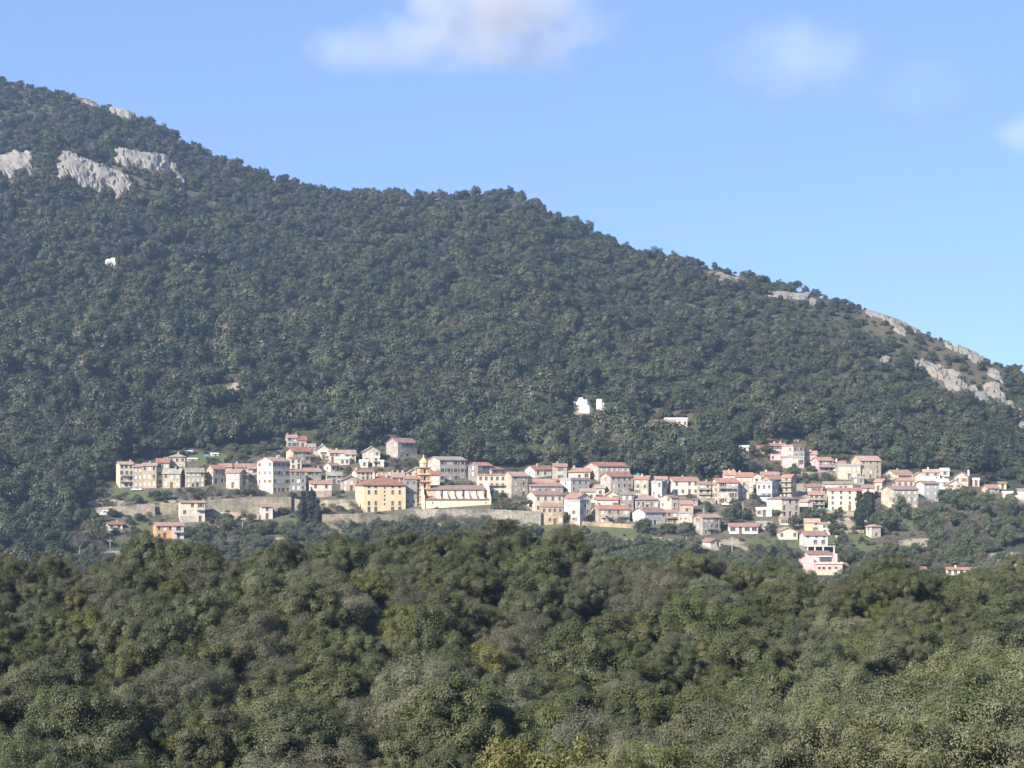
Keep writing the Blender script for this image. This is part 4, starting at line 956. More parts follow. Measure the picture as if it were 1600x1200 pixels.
for i,(u0,u1,v) in enumerate(((1310,1345,812),(1306,1348,822),(1312,1350,832))):
    wall_run([(u0,v-3,v+1.5),(u1,v-4,v+1)], RWALL2, ('uppermost','middle','lowest')[i]+' of three stepped garden walls below the tall cypresses', 'garden_wall', 'garden wall', .5)
wall_run([(1415,851,858),(1444,852,858)], RWALL2, 'stone garden wall below the low stone barn', 'garden_wall', 'garden wall', .5)
wall_run([(1240,737,743),(1300,738,745),(1330,744,750)], RWALL, 'grey wall below the rose-tinted house in the upper hamlet')
wall_run([(298,613,615.5),(342,613,616)], RWALL2, 'pale dry wall in a forest clearing', 'garden_wall', 'garden wall', .5)

wall_run([(1090,777,787),(1118,778,788)], RWALL2, 'stone base wall under the three stacked balconies')
wall_run([(690,757,763),(744,758,765)], RWALL2, 'low garden wall uphill of the church roof', 'garden_wall', 'garden wall', .5)
# ------------------------------------------------------------------ poles
def pole(u, vt, vb, label, arm=False, Y=None):
    p = ground(u, vb) if Y is None else at(u, vb, Y); s = F/p.y; h = (vb-vt)/s
    r = empty('utility_pole', p, random.uniform(-.3,.3)); tag(r, label, 'pole')
    b = MB(); b.tube([(0,0,-1.5),(0,0,h*.5),(0,0,h)], [.17,.14,.10], 8); b.build('post', POLEM, r)
    if arm: q = MB(); q.box((-.9,-.16,h-.75),(.9,-.06,h-.6)); [q.box((x-.05,-.14,h-.6),(x+.05,-.08,h-.4)) for x in (-.8,0,.8)]; q.build('crossarm', POLEM, r)
pole(91,816,835,'pale utility pole among trees at the far west edge')
pole(172,842,870,'utility pole below the small white red-roofed cottage', True)
pole(305,845,869,'utility pole just east of the orange house')
pole(379,815,840,'pale pole between the cream house and the small white tower-like house')
pole(453,760,775,'slim post at the foot of the tall four-storey gable house')
pole(470,755,775,'wooden pole behind the cypress clump')
pole(776,809,838,'white pole below the east end of the church')
pole(897,826,855,'lamp pole with short arm below the slender block tower')
pole(1073,838,858,'pale pole below the plain tan flat-topped block')
pole(1144,838,874,'tall pale pole below the long low white villa', True)
pole(1166,864,882,'short pale pole beyond the thicket crest')
pole(1215,856,881,'wooden pole west of the pink stepped house')
pole(1100,790,807,'grey pole beside the lone grey three-storey house')
pole(1161,785,803,'pole in the gardens below the tall tan stone house')

# ------------------------------------------------------------------ vehicles
def car(u, v, m, label, L=4.0, rz=0.1, name='parked_car', van=False):
    p = ground(u, v); r = empty(name, p, rz-math.atan2(p.x,p.y)); tag(r, label, 'van' if van else 'car')
    hh = 1.95 if van else .82; b = MB(); w = .82
    prof = [(-L/2,.3),(-L/2,.78),(-L/2+.75,.86),(-L/2+1.2,1.38),(L/2-1.0,1.42),(L/2-.25,.92),(L/2,.8),(L/2,.3)] if not van else [(-L/2,.3),(-L/2,.95),(-L/2+.7,1.1),(-L/2+1.3,2.1),(L/2,2.15),(L/2,.3)]
    b.poly([(x,-w,z) for x,z in prof]); b.poly([(x,w,z) for x,z in prof])
    for j in range(len(prof)):
        (x0,z0),(x1,z1) = prof[j],prof[(j+1)%len(prof)]; b.poly([(x0,-w,z0),(x0,w,z0),(x1,w,z1),(x1,-w,z1)])
    b.build('body', m, r)
    q = MB(); z0,z1 = (.92,1.3) if not van else (1.2,1.75); q.box((-L/2+1.25,-w-.012,z0),(L/2-1.05 if not van else -L/2+2.2,-w-.002,z1)); q.build('side_window', GLASS, r)
    for x in (-L/2+.75,L/2-.75):
        for y in (-w+.08,w-.08):
            t = MB(); t.tube([(x,y-.1,.32),(x,y+.1,.32)], [.32,.32], 12); t.build('wheel', IRON, r)
RED = plain('red_car_paint', (.62,.06,.045), .35); WHT = plain('white_car_paint', (.75,.75,.74), .35); BLU = plain('blue_car_paint', (.08,.13,.26), .35); SIL = plain('silver_car_paint', (.42,.43,.44), .3)
car(792,797.5,RED,'red car parked on the terrace east of the church',4.4)
car(779,797.5,BLU,'dark blue car parked between the church and the red car',4.2)
car(213,767,WHT,'white car parked below the ochre stone house in the west cluster',4.0)
car(168,806,WHT,'long white van parked on the lower road at the western foot',5.6,van=True,name='parked_van')
car(150,807,SIL,'silver car parked just west of the long white van',4.0)
car(346,806,WHT,'white car parked east of the cream house below the retaining wall',4.0)
car(531,797,SIL,'silver car parked under the warm stone wall',4.0)
car(1137,790,WHT,'white car parked below the pale stone house with large dark windows',4.2)
# ------------------------------------------------------------------ rock
def rockmat(name, c, warm):
    m = bpy.data.materials.new(name); t = nt(m)
    n = N(t, 'ShaderNodeTexNoise', Scale=.16, Detail=8.0, Roughness=.7); t.links.new(gcoords(t, (1,1,.55)), n.inputs['Vector'])
    v = N(t, 'ShaderNodeTexVoronoi', Scale=.3, feature='DISTANCE_TO_EDGE'); t.links.new(gcoords(t, (1,1,.4)), v.inputs['Vector'])
    r1 = ramp(t, [(.3,sc(c,.5)),(.45,c),(.6,warm),(.75,sc(c,1.2))]); t.links.new(n.outputs['Fac'], r1.inputs['Fac'])
    r2 = ramp(t, [(0.0,(.5,.5,.52)),(.07,(1,1,1))]); t.links.new(v.outputs['Distance'], r2.inputs['Fac'])
    finish(t, mixc(t, .65, r1.outputs['Color'], r2.outputs['Color'], 'MULTIPLY'), .95, n.outputs['Fac'], .6, .6)
    return m
ROCK = rockmat('grey_granite', (.225,.215,.195), (.26,.22,.172)); ROCK2 = rockmat('white_rock', (.66,.63,.57), (.6,.54,.45))
RX = []
def outcrop(p0, p1, half, label, hmax=7.0, m=None, seed=1):
    (u0,v0),(u1,v1) = p0,p1; L = math.hypot(u1-u0,v1-v0); dx,dy = (u1-u0)/L,(v1-v0)/L; nx,ny = -dy,dx
    na = max(10,int((L+2*half)/3.2)); nb = max(8,int(2*half/2.8)); P = []
    for i in range(na+1):
        row = []
        for j in range(nb+1):
            s = -half+(L+2*half)*i/na; t = -half+2*half*j/nb
            ss = max(0,-s, s-L)/half; r2 = ss*ss+(t/half)**2
            u = u0+dx*s+nx*t; v = v0+dy*s+ny*t
            g = ground(u, v); k = 1-r2+.5*float(fbm(u/9+seed,v/7,3))
            h = hmax*max(-.5,min(1,k*1.4)); 
            h = h*(.9+.2*float(fbm(u/22+seed,v/15,2)))+(1.1*float(fbm(u/10+seed,v/8+seed,2)) if h > 0 else 0)
            h -= 1.6*(abs(float(fbm(u/16+3*seed,v/12,2))) < .05)*(h > .5)
            row.append((g.x+float(fbm(u/9,v/9+seed,2))*1.2, g.y-h*.75, g.z+h*.62-1.2))
        P.append(row)
    b = MB(); b.v = [q for r in P for q in r]; w = nb+1
    b.f = [(i*w+j,(i+1)*w+j,(i+1)*w+j+1,i*w+j+1) for i in range(na) for j in range(nb)]; b.m = [0]*len(b.f)
    o = b.build('rock_outcrop', m or ROCK); tag(o, label, 'rock')
    RX.append((u0,v0,u1,v1,half))
outcrop((8,262),(34,258),26,'broad grey cliff cut by the photo edge, high on the western slope',5.5,seed=2)
outcrop((105,258),(190,292),24,'largest slanting grey cliff on the upper western slope',6,seed=3)
outcrop((190,242),(255,256),15,'grey crag just above the largest slanting cliff',5,seed=4)
outcrop((272,262),(286,292),6,'small rock fin east of the grey crag',5,seed=5)
outcrop((124,148),(150,160),7,'pale rocks breaking the western skyline, highest of three',5,seed=6)
outcrop((178,172),(206,178),8,'pale rocks on the western skyline below a tuft of trees, middle of three',6,seed=7)
outcrop((250,188),(272,197),6,'pale rocks on the western skyline, lowest of three',5,seed=8)
outcrop((122,346),(134,352),5,'tiny pale rock patch under the largest slanting cliff',4,seed=9)
outcrop((170,413),(180,411),6,'bright white boulder alone in the forest',5,ROCK2,seed=10)
outcrop((1112,430),(1150,438),9,'scattered pale rocks near the skyline dip, eastern ridge',2.5,seed=11)
outcrop((1205,458),(1258,464),7,'thin band of pale rock below the eastern skyline',2.5,seed=12)
outcrop((1360,482),(1428,508),15,'broken grey scree on the eastern ridge',2,seed=13)
outcrop((1392,502),(1412,520),7,'dark-veined rock knob under the broken grey scree',3,seed=14)
outcrop((1482,536),(1532,560),10,'pale rock shelf between the scree and the long cliff',3,seed=15)
outcrop((1548,580),(1566,592),8,'small pale rock near the eastern edge above the long cliff',3,seed=16)
outcrop((1440,570),(1492,592),11,'upper block of the long eastern cliff',4,seed=17)
outcrop((1486,600),(1536,626),13,'middle block of the long eastern cliff',4.5,seed=18)
outcrop((1546,606),(1566,634),11,'rounded buttress of the long eastern cliff',5,seed=19)
outcrop((1574,636),(1612,672),12,'lowest block of the long eastern cliff running out of view',4.5,seed=20)
outcrop((1378,561),(1388,562),5,'lone pale rock west of the long eastern cliff',4,seed=21)
outcrop((1420,565),(1432,572),5,'small rock at the upper tip of the long eastern cliff',4,seed=22)
outcrop((1266,470),(1272,472),5,'grey rock peeping from the forest below the eastern ridge',3,seed=23)
outcrop((862,838),(884,842),6,'pale boulders on the bank below the slender block tower',2.2,seed=24)
outcrop((902,846),(916,848),5,'ochre bank of rock under the lamp pole',2.0,seed=25)
outcrop((1035,846),(1066,851),6,'heap of pale stones on the bank below the row house',2.0,seed=26)
outcrop((994,847),(1008,849),5,'tan rocks west of the heap of pale stones',2.0,seed=27)
outcrop((1190,850),(1204,856),4,'pale rocks beside the wooden pole',1.6,seed=28)
outcrop((304,545),(312,548),4,'small pale rocks in the ochre forest clearing, upper',2.2,ROCK2,seed=29)
outcrop((384,604),(394,608),4,'small pale rocks in the ochre forest clearing, lower',2.5,ROCK2,seed=30)

# ------------------------------------------------------------------ plants among the houses
def plant(name, u, v, wpx, hpx, kind, label, group=None):
    p = ground(u, v); s = F/p.y; w = wpx/s; h = hpx/s
    r = empty(name, p, random.uniform(0,6.28)); tag(r, label, {'cypress':'cypress','bare_tree':'tree','round_tree':'tree','garden_tree':'tree','bush':'bush','palm_tree':'palm'}[name], group)
    if kind == 'cyp': me, tm, w0, h0 = random.choice(CYPM), random.choice(GARDTRUNK), 3.6, 12.9
    elif kind == 'dust': me, tm, w0, h0 = random.choice(DUST), random.choice(DUSTTRUNK), 4.9, 4.7
    else: me, tm, w0, h0 = random.choice(GARD), random.choice(GARDTRUNK), 5.3, 4.7
    c = link(bpy.data.objects.new('crown', me), r); c.scale = (w/w0,w/w0,h/h0)
    t = link(bpy.data.objects.new('trunk', tm), r); k = h/h0; t.scale = (k,k,k)
    PLANTS.append((p.x,p.y,w/2))
PLANTS = []
for a in [
 ('cypress',474,818,15,54,'cyp','tall dark cypress in the clump by the tall retaining wall, western of three'),
 ('cypress',486,822,17,62,'cyp','tallest dark cypress in the clump by the tall retaining wall'),
 ('cypress',496,824,14,48,'cyp','lowest dark cypress of the clump, touching the tall retaining wall'),
 ('cypress',1343,826,18,62,'cyp','tall dark cypress at the end of the yellow building, western of the pair'),
 ('cypress',1358,828,20,66,'cyp','tall dark cypress at the end of the yellow building, eastern of the pair'),
 ('cypress',885,820,5,22,'cyp','thin cypress in the shaded corner by the white gabled house'),
 ('round_tree',1406,812,38,38,'g','big round dark tree in front of the shuttered pale stone house'),
 ('round_tree',1444,824,38,34,'g','round dark tree downhill of the biggest round tree'),
 ('round_tree',1386,832,36,36,'g','dark tree beside the eastern cypress'),
 ('round_tree',1368,834,20,34,'g','narrow dark tree behind the small stone tower'),
 ('garden_tree',240,783,22,18,'g','round bush-like tree below the ochre stone house with a shadowed gap'),
 ('garden_tree',258,781,20,16,'g','dark green tree below the rough ochre house'),
 ('garden_tree',284,783,26,15,'dust2','grey green tree below the tan house with pale shutters'),
 ('garden_tree',308,782,24,14,'g','low tree between the dusty bushes and the tan house with pale shutters'),
 ('bare_tree',337,783,26,22,'dust','bare dusty tree below the red-roofed west gable'),
 ('bare_tree',358,782,24,18,'dust','bare grey tree under the house with a dark side wall'),
 ('bare_tree',392,776,30,26,'dust','large bare brown tree beside the sunlit cream gable'),
 ('garden_tree',318,842,26,26,'g','tree just east of the cream house with grey ground floor'),
 ('garden_tree',300,841,22,20,'g','tree between the orange house and the cream house'),
 ('garden_tree',356,832,24,26,'g','round tree below the low warm wall'),
 ('garden_tree',332,842,22,18,'g','shrubby tree at the foot of the cream house slope'),
 ('garden_tree',153,842,32,30,'g','dark tree west of the small white red-roofed cottage'),
 ('garden_tree',128,822,30,30,'g','dark tree beside the lower road at the far west'),
 ('garden_tree',180,836,16,12,'g','tree hiding the base of the small white red-roofed cottage'),
 ('bare_tree',124,868,28,36,'dust','bare white-branched tree below the far western road'),
 ('bare_tree',342,866,24,28,'dust','bare pale tree in the hollow east of the orange house'),
 ('bare_tree',530,832,28,22,'dust','bare tree against the tall grey retaining wall'),
 ('bare_tree',552,802,18,22,'dust','bare tree at the west corner of the yellow building'),
 ('garden_tree',590,838,36,26,'g','dark tree before the tall grey retaining wall'),
 ('garden_tree',616,840,26,24,'g','dark tree at the east end of the tall grey retaining wall'),
 ('garden_tree',640,832,36,26,'g','dark tree below the bell tower terrace'),
 ('garden_tree',664,834,30,24,'g','dark tree below the church front'),
 ('bare_tree',690,826,34,28,'dust','bare brown tree before the church terrace wall, western'),
 ('bare_tree',728,828,32,26,'dust','bare brown tree before the church terrace wall, eastern'),
 ('garden_tree',758,834,28,28,'g','green tree before the church terrace wall'),
 ('garden_tree',420,834,30,22,'g','dark shrubby tree below the small white tower-like house'),
 ('garden_tree',446,836,28,20,'g','dark shrubby tree west of the cypress clump'),
 ('garden_tree',396,838,28,22,'g','dark tree below the rusty-roofed shed'),
 ('bare_tree',706,828,26,24,'dust','bare thin tree before the middle of the church terrace wall'),('bare_tree',748,830,28,24,'dust','bare tree beside the green tree before the church terrace wall'),('garden_tree',786,832,30,22,'g','green tree before the terrace wall under the dark blue car'),('bare_tree',806,836,30,20,'dust','bare bush-like tree before the grey terrace wall below the red car'),('garden_tree',836,838,26,20,'g','green tree at the foot of the grey terrace wall, east end'),('bush',712,762,20,9,'g','dark hedge bush between the big shuttered house and the church roof'),('bush',734,764,18,8,'g','hedge bush uphill of the church roof, eastern'),('garden_tree',1078,786,20,14,'g','tree below the bright white house with two rows of windows'),('garden_tree',780,784,24,16,'g','green tree between the long balcony house and the church'),
 ('bare_tree',812,790,28,20,'dust','bare russet tree below the tall grey house with cream gable'),
 ('garden_tree',830,796,18,16,'g','tree at the west corner of the cream house with rounded balcony'),
 ('bare_tree',728,742,24,22,'dust','bare pale tree behind the big shuttered house'),
 ('garden_tree',615,727,26,14,'dust2','dusty tree under the lone grey stone house'),
 ('garden_tree',640,728,24,14,'g','green tree under the lone grey stone house'),
 ('bush',950,817,20,13,'g','dark bush against the long stone house with white balcony'),
 ('bush',966,818,16,10,'dust2','reddish bush by the arcade of the long stone house'),
 ('garden_tree',1002,834,32,26,'g','dark tree in front of the blue-grey row house'),
 ('garden_tree',1040,834,26,18,'g','tree at the foot of the dark balcony house'),
 ('garden_tree',1072,832,22,18,'g','tree below the plain tan block'),
 ('garden_tree',1148,800,22,22,'g','tree below the tall tan stone house'),
 ('palm_tree',1140,812,18,22,'g','grey palm-like tree in the gardens above the long low white villa'),
 ('garden_tree',1160,814,24,18,'g','dark tree above the long low white villa'),
 ('bare_tree',1176,800,22,22,'dust','bare russet tree west of the low white outbuilding'),
 ('garden_tree',1178,788,22,18,'g','dark tree under the grey-white flat-roofed house'),
 ('garden_tree',1204,838,20,22,'g','round dark tree between the two villas'),
 ('bush',1215,808,18,12,'g','yellow green bush under the cream cube house'),
 ('palm_tree',1240,828,20,24,'g','palm-like tree east of the cream cube house'),
 ('garden_tree',1268,812,26,22,'g','dark tree under the tan double-balcony house'),
 ('garden_tree',1310,812,24,18,'g','dark tree below the long pale yellow building'),
 ('bush',1328,797,13,9,'g','dark arch-shaped bush against the yellow building'),  # bush crown put in to make the building's dark arch
 ('garden_tree',1302,838,20,22,'g','tree beside the white house with red roof line'),
 ('garden_tree',1314,858,22,26,'g','dark tree east of the house on stilts'),
 ('garden_tree',1336,884,36,26,'g','tree beyond the thicket crest east of the pink stepped house'),
 ('garden_tree',1200,884,24,36,'g','column-like dark tree beside the wooden pole'),
 ('garden_tree',1185,742,30,24,'dust2','russet scrubby tree below the upper hamlet'),
 ('garden_tree',1200,718,26,24,'g','dark tree hiding the base of the lilac pink house'),
 ('garden_tree',1176,716,24,20,'g','tree between the ruined white walls and the lilac pink house'),
 ('garden_tree',1242,742,22,18,'g','dark tree below the pale arched terrace building'),
 ('garden_tree',1478,786,34,24,'g','leafy tree below the cream gable at the east end'),
 ('garden_tree',1510,790,38,32,'g','large tree below the ochre gable at the east end'),
 ('garden_tree',1545,796,34,28,'g','tree below the lone ochre house'),
 ('garden_tree',1576,800,34,28,'g','tree below the small white block at the east end'),
 ('garden_tree',923,640,20,24,'g','tree in front of the bright white ruin'),
 ('garden_tree',1018,694,24,16,'g','tree hiding the base of the long low white house'),
 ('garden_tree',1094,680,22,28,'g','tree east of the white flat-roofed wing in the woods')]:
    nm,u,v,w,h,k,lb = a
    plant(nm,u,v,w,h,{'dust2':'dust'}.get(k,k),lb)

# ------------------------------------------------------------------ forest and scrub
CLEAR = [(345,616,52,11,.93),(312,562,20,22,.82),(384,604,20,22,.85),(470,664,60,12,.65),(690,701,36,9,.85),(600,693,50,8,.7),(245,560,26,5,.6),(520,632,40,5,.6),(760,560,26,5,.5),(1060,646,36,7,.6),(1240,690,60,8,.85),(1170,715,50,12,.6),(970,693,20,4,.9),(914,634,36,22,.97),(1038,668,54,13,.97),(1059,696,7,14,1.0),
         (250,706,60,8,.8),(350,708,50,8,.7),(150,680,36,8,.8),(1500,560,80,60,.12),(1400,500,70,26,.25),(150,268,110,30,.3),(1135,432,34,14,.4),(1230,462,40,10,.5),(960,640,12,6,.8)]
def near_rock(u, v):
    for (u0,v0,u1,v1,h) in RX:
        L2 = (u1-u0)**2+(v1-v0)**2; t = max(0,min(1,((u-u0)*(u1-u0)+(v-v0)*(v1-v0))/L2))
        if math.hypot(u-u0-t*(u1-u0), v-v0-t*(v1-v0)) < h*(.72 if u < 900 else .5): return True
    return False
def blocked(x, y, u, v, pad, front=0, tall=0):
    for (px,py,phi,W,D,uL,uR,base,eave) in FOOT:
        if abs(x-px) > 40 or abs(y-py) > 40: continue
        c,s = math.cos(-phi),math.sin(-phi); dx,dy = x-px,y-py; lx,ly = dx*c-dy*s, dx*s+dy*c
        if -pad < lx < W+pad and -pad < ly < D+pad: return True
        m_ = 5+(14 if front > 40 else 0)
        if front and uL-m_ < u < uR+m_ and base-2 < v < base+front and ly < 0: return True
    return False
pts, idx, scl = [], [], []
r_ = random.Random(3)
st = 5.7
for iy in range(int((1330-470)/st)):
    for ix in range(int(1500/st)):
        Y = 470+iy*st+r_.uniform(-.48,.48)*st; x = -750+ix*st+r_.uniform(-.48,.48)*st
        u = 800+x/Y*F
        if u < -450 or u > 2050: continue
        ry = float(ridge_y(u))
        if Y > ry+45: continue
        z = float(H(u, Y)); v = VH-F*z/Y
        vt = float(np.interp(u, VTOP[:,0], VTOP[:,1]))
        forest = v < vt-2
        if not forest: continue
        if near_rock(u, v) or near_rock(u, v-(9 if u < 1000 else 6)): continue
        dens = 1.0
        for (cu,cv,ru,rv,k) in CLEAR:
            if ((u-cu)/ru)**2+((v-cv)/rv)**2 < 1: dens = min(dens, 1-k)
        hz = float(fbm(x/45+5, Y/45, 3))
        sz = (r_.uniform(.5,.95) if r_.random() < .62 else r_.uniform(.95,1.7))*(1+.35*hz)
        top = (Y-560)/(ry-560+1)
        sz *= 1.0-.45*max(0, top-.45)/.55
        if u > 1050: sz *= 1-.42*min(1,(u-1050)/350)*max(0,min(1,top))
        if r_.random() > dens:
            if r_.random() < .9: sz *= r_.uniform(.25,.5)
            else: continue
        if Y < 560: sz *= .85
        elif Y < 860: sz *= 1.14
        if blocked(x, Y, u, v, 4.0*sz, 26 if v > 700 or u < 500 else 44): continue
        pts.append((x, Y, z-.5)); idx.append(r_.randrange(len(FAR))); scl.append((sz*r_.uniform(.9,1.15), sz*r_.uniform(.9,1.15), sz*r_.uniform(.85,1.15)))
scatter('hillside_forest', pts, idx, scl, FAR, 'dense evergreen oak forest covering the mountain slope above the village', 'forest')
nforest = len(pts)

pts, idx, scl = [], [], []
VILL_DENSE = np.array([(0,0)])
st = 2.7
SCRUB = GARD + DUST
for iy in range(int((745-440)/st)):
    for ix in range(int(640/st)):
        Y = 440+iy*st+r_.uniform(-.5,.5)*st; x = -320+ix*st+r_.uniform(-.5,.5)*st
        u = 800+x/Y*F
        if u < -80 or u > 1680: continue
        z = float(H(u, Y)); v = VH-F*z/Y
        vt = float(np.interp(u, VTOP[:,0], VTOP[:,1]))
        if v < vt-1 or v > 960: continue
        green = 0
        for (pu,pv,ru,rv,k) in PATCH:
            if ((u-pu)/ru)**2+((v-pv)/rv)**2 < 1.0: green = 1
        low = np.interp(u, [0,120,300,480,640,780,900,1050,1200,1300,1440,1600], [815,835,846,836,826,832,850,856,864,890,868,800])
        wood = v > low
        if wood:
            p, sz = (.36 if not green else .12), r_.uniform(.7,1.35)
        elif u > 1440 and v > 790: p, sz = .4, r_.uniform(.8,1.5)
        elif green: p, sz = .45, r_.uniform(.15,.5)
        else: p, sz = .72, r_.uniform(.25,.8)
        if float(fbm(x/14, Y/14+40, 2)) < -.25 and not wood: p *= .45
        if r_.random() > p: continue
        if blocked(x, Y, u, v, 1.2+sz*1.4, 24*sz if wood else 9): continue
        k = r_.randrange(len(GARD)) if r_.random() < (.9 if wood else .58) else len(GARD)+r_.randrange(2)
        pts.append((x, Y, z-.3)); idx.append(k); scl.append((sz*r_.uniform(.9,1.2), sz*r_.uniform(.9,1.2), sz*r_.uniform(.8,1.1)))
scatter('village_scrub', pts, idx, scl, SCRUB, 'scrub and garden greenery filling gaps between houses and the valley below them', 'scrub')
print('forest', nforest, 'scrub', len(pts))

# ------------------------------------------------------------------ the near thicket
cand = []
st = 4.35
for iy in range(-2, int((186-78)/st)+1):
    for ix in range(int(270/st)):
        Y = 78+iy*st+r_.uniform(-.42,.42)*st; x = -135+(ix+.5*(iy%2))*st+r_.uniform(-.42,.42)*st
        u = 800+x/Y*F
        if u < -420 or u > 2020: continue
        sz = r_.choice([r_.uniform(.7,.95),r_.uniform(.95,1.35)])*np.interp(Y, [70,120,170], [1.12,1.0,.80])
        g = float(fbm(x/13+2, Y/13+31, 2)); g2 = float(fbm(x/10+50, Y/8, 2))
        if g < -.5 and r_.random() < .35: continue            # gullies
        kind = 'olive' if g2 > .16 else 'oak'
        q = r_.random()
        if q < .08: kind = 'yellow'
        elif q < .15 or (g2 > .42 and q < .5): kind = 'grey'
        cand.append([x, Y, sz, kind, u])
# plants the photo singles out
for (u,Y,sz,kind) in [(430,88,1.5,'grey'),(500,92,1.3,'grey'),(370,80,1.2,'grey'),(930,96,1.45,'grey'),(985,92,1.2,'grey'),(1290,108,1.35,'olive'),(1370,104,1.3,'olive'),(1180,112,1.2,'oak'),(360,96,.8,'yellow')]:
    x = (u-800)/F*Y
    cand = [c for c in cand if math.hypot(c[0]-x, c[1]-Y) > 3.0*sz]
    cand.append([x, Y, sz, kind, u])
cand.sort(key=lambda c: (not -75 < c[4] < 1675, -c[2]/c[1]))
TREES, REST = cand[:268], cand[268:]
NAMES = {'oak':('holm_oak','deep green oak'),'olive':('olive_tree','grey-green olive tree'),'yellow':('mastic_shrub','yellow-green shrub'),'grey':('twiggy_tree','grey twiggy tree')}
LAND = [(120,'below the dark western woods'),(300,'below the orange house'),(400,'below the rusty-roofed shed'),(520,'below the cypress clump'),(640,'below the yellow building'),(780,'below the church'),(880,'below the ochre terrace house'),(1000,'below the slender block tower'),(1110,'below the blue-grey row house'),(1210,'below the long white villa'),(1330,'below the pink stepped house'),(1440,'below the tall cypress pair'),(1540,'below the long eastern cliff'),(9999,'near the eastern edge')]
cells = {}
for c in TREES:
    Y = c[1]; row = 'bottom rows' if Y < 96 else 'lower rows' if Y < 115 else 'middle rows' if Y < 140 else 'crest rows'
    land = next(n for lim,n in LAND if c[4] < lim); cells.setdefault((c[3],row,land), []).append(c)
ORD = ['nearest','second nearest','third nearest','fourth nearest','fifth nearest','sixth nearest','seventh nearest','eighth nearest','ninth nearest','tenth nearest']
def thicket_tree(x, Y, sz, kind, label, group):
    z = float(H(800+x/Y*F, Y)); nm = NAMES[kind][0]
    r = empty(nm, (x,Y,z-.1), r_.uniform(0,6.283)); tag(r, label, 'shrub' if kind == 'yellow' else 'tree', group)
    c = link(bpy.data.objects.new('crown', r_.choice(NEAR[kind])), r); c.scale = (sz*r_.uniform(.92,1.12), sz*r_.uniform(.92,1.12), sz*r_.uniform(.9,1.15))
    t = link(bpy.data.objects.new('trunk', r_.choice(PALETRUNK if kind == 'grey' else NEARTRUNK)), r); t.scale = (sz,sz,sz)
for (kind,row,land), lst in cells.items():
    lst.sort(key=lambda c: c[1])
    for i,c in enumerate(lst):
        lb = ('%s in the %s %s' % (NAMES[kind][1], row, land)) if len(lst) == 1 else '%s, %s of %d in the %s %s' % (NAMES[kind][1], ORD[min(i,9)], len(lst), row, land)
        thicket_tree(c[0], c[1], c[2], kind, lb, 'trees of the near thicket')
if REST:
    protos = NEAR['oak']+NEAR['olive']+NEAR['yellow']+NEAR['grey']; off = {'oak':0,'olive':5,'yellow':10,'grey':13}
    scatter('distant_thicket', [(c[0],c[1],float(H(c[4],c[1]))-.1) for c in REST], [off[c[3]]+r_.randrange(3 if c[3] in ('yellow','grey') else 5) for c in REST],
            [(c[2]*r_.uniform(.92,1.12),c[2]*r_.uniform(.92,1.12),c[2]*r_.uniform(.9,1.15)) for c in REST], protos, 'remaining small trees of the thicket along its crest and past its sides', 'thicket')
print('thicket', len(TREES), len(REST))

pts, idx, scl = [], [], []
for i in range(4200):
    Y = r_.uniform(40, 186) if i % 5 == 0 else r_.uniform(74, 186); u = r_.uniform(-430, 2030); x = (u-800)/F*Y; sz = r_.uniform(.3,.52)
    if any(abs(c[0]-x) < 2.2*c[2] and abs(c[1]-Y) < 2.2*c[2] for c in cand) and r_.random() < .8: continue
    pts.append((x,Y,float(H(u,Y))-.05)); idx.append(r_.randrange(16)); scl.append((sz*1.1,sz*1.1,sz))
scatter('thicket_undergrowth', pts, idx, scl, NEAR['oak']+NEAR['olive']+NEAR['yellow']+NEAR['grey'], 'low undergrowth filling the gaps between the near thicket trees', 'undergrowth')
# nearest bushes, big leaves
ARB = [crown_mesh('leafy_crown', LEAF['arb'], 1.25, 1.2, 1.2, 6, 12, .26, 130, .095, .048, -.6, up=.2, nn=.5) for i in range(2)]
SIL = [crown_mesh('silver_crown', LEAF['silver'], 1.9, 1.3, 1.3, 9, 14, .24, 190, .085, .026, -.7, up=.3, nn=.5) for i in range(3)]
MIXED = [crown_mesh('bushy_crown', LEAF['olive'], 1.9, 1.3, 1.3, 9, 14, .24, 200, .07, .03, -.7, up=.1, nn=.5) for i in range(2)]
STEM = [trunk_mesh('stem', BARK, 2.0, .06, .9, 6) for i in range(2)]
def near_bush(u, vtop, Y, sz, protos, name, label, group=None):
    top = (VH-vtop)/F*Y; hh = 2.7*sz; x = (u-800)/F*Y; g = float(H(u, Y))
    k = max(.6, (top-g)/2.3)
    r = empty(name, (x,Y,g), r_.uniform(0,6.28)); tag(r, label, 'bush', group)
    c = link(bpy.data.objects.new('crown', r_.choice(protos)), r); c.scale = (sz,sz,sz*1.1); c.location = (0,0,max(0,(top-g)-2.2*sz*1.1)); k = max(.5,(top-g)/2.3)
    t = link(bpy.data.objects.new('stem', r_.choice(STEM)), r); t.scale = (sz,sz,k)
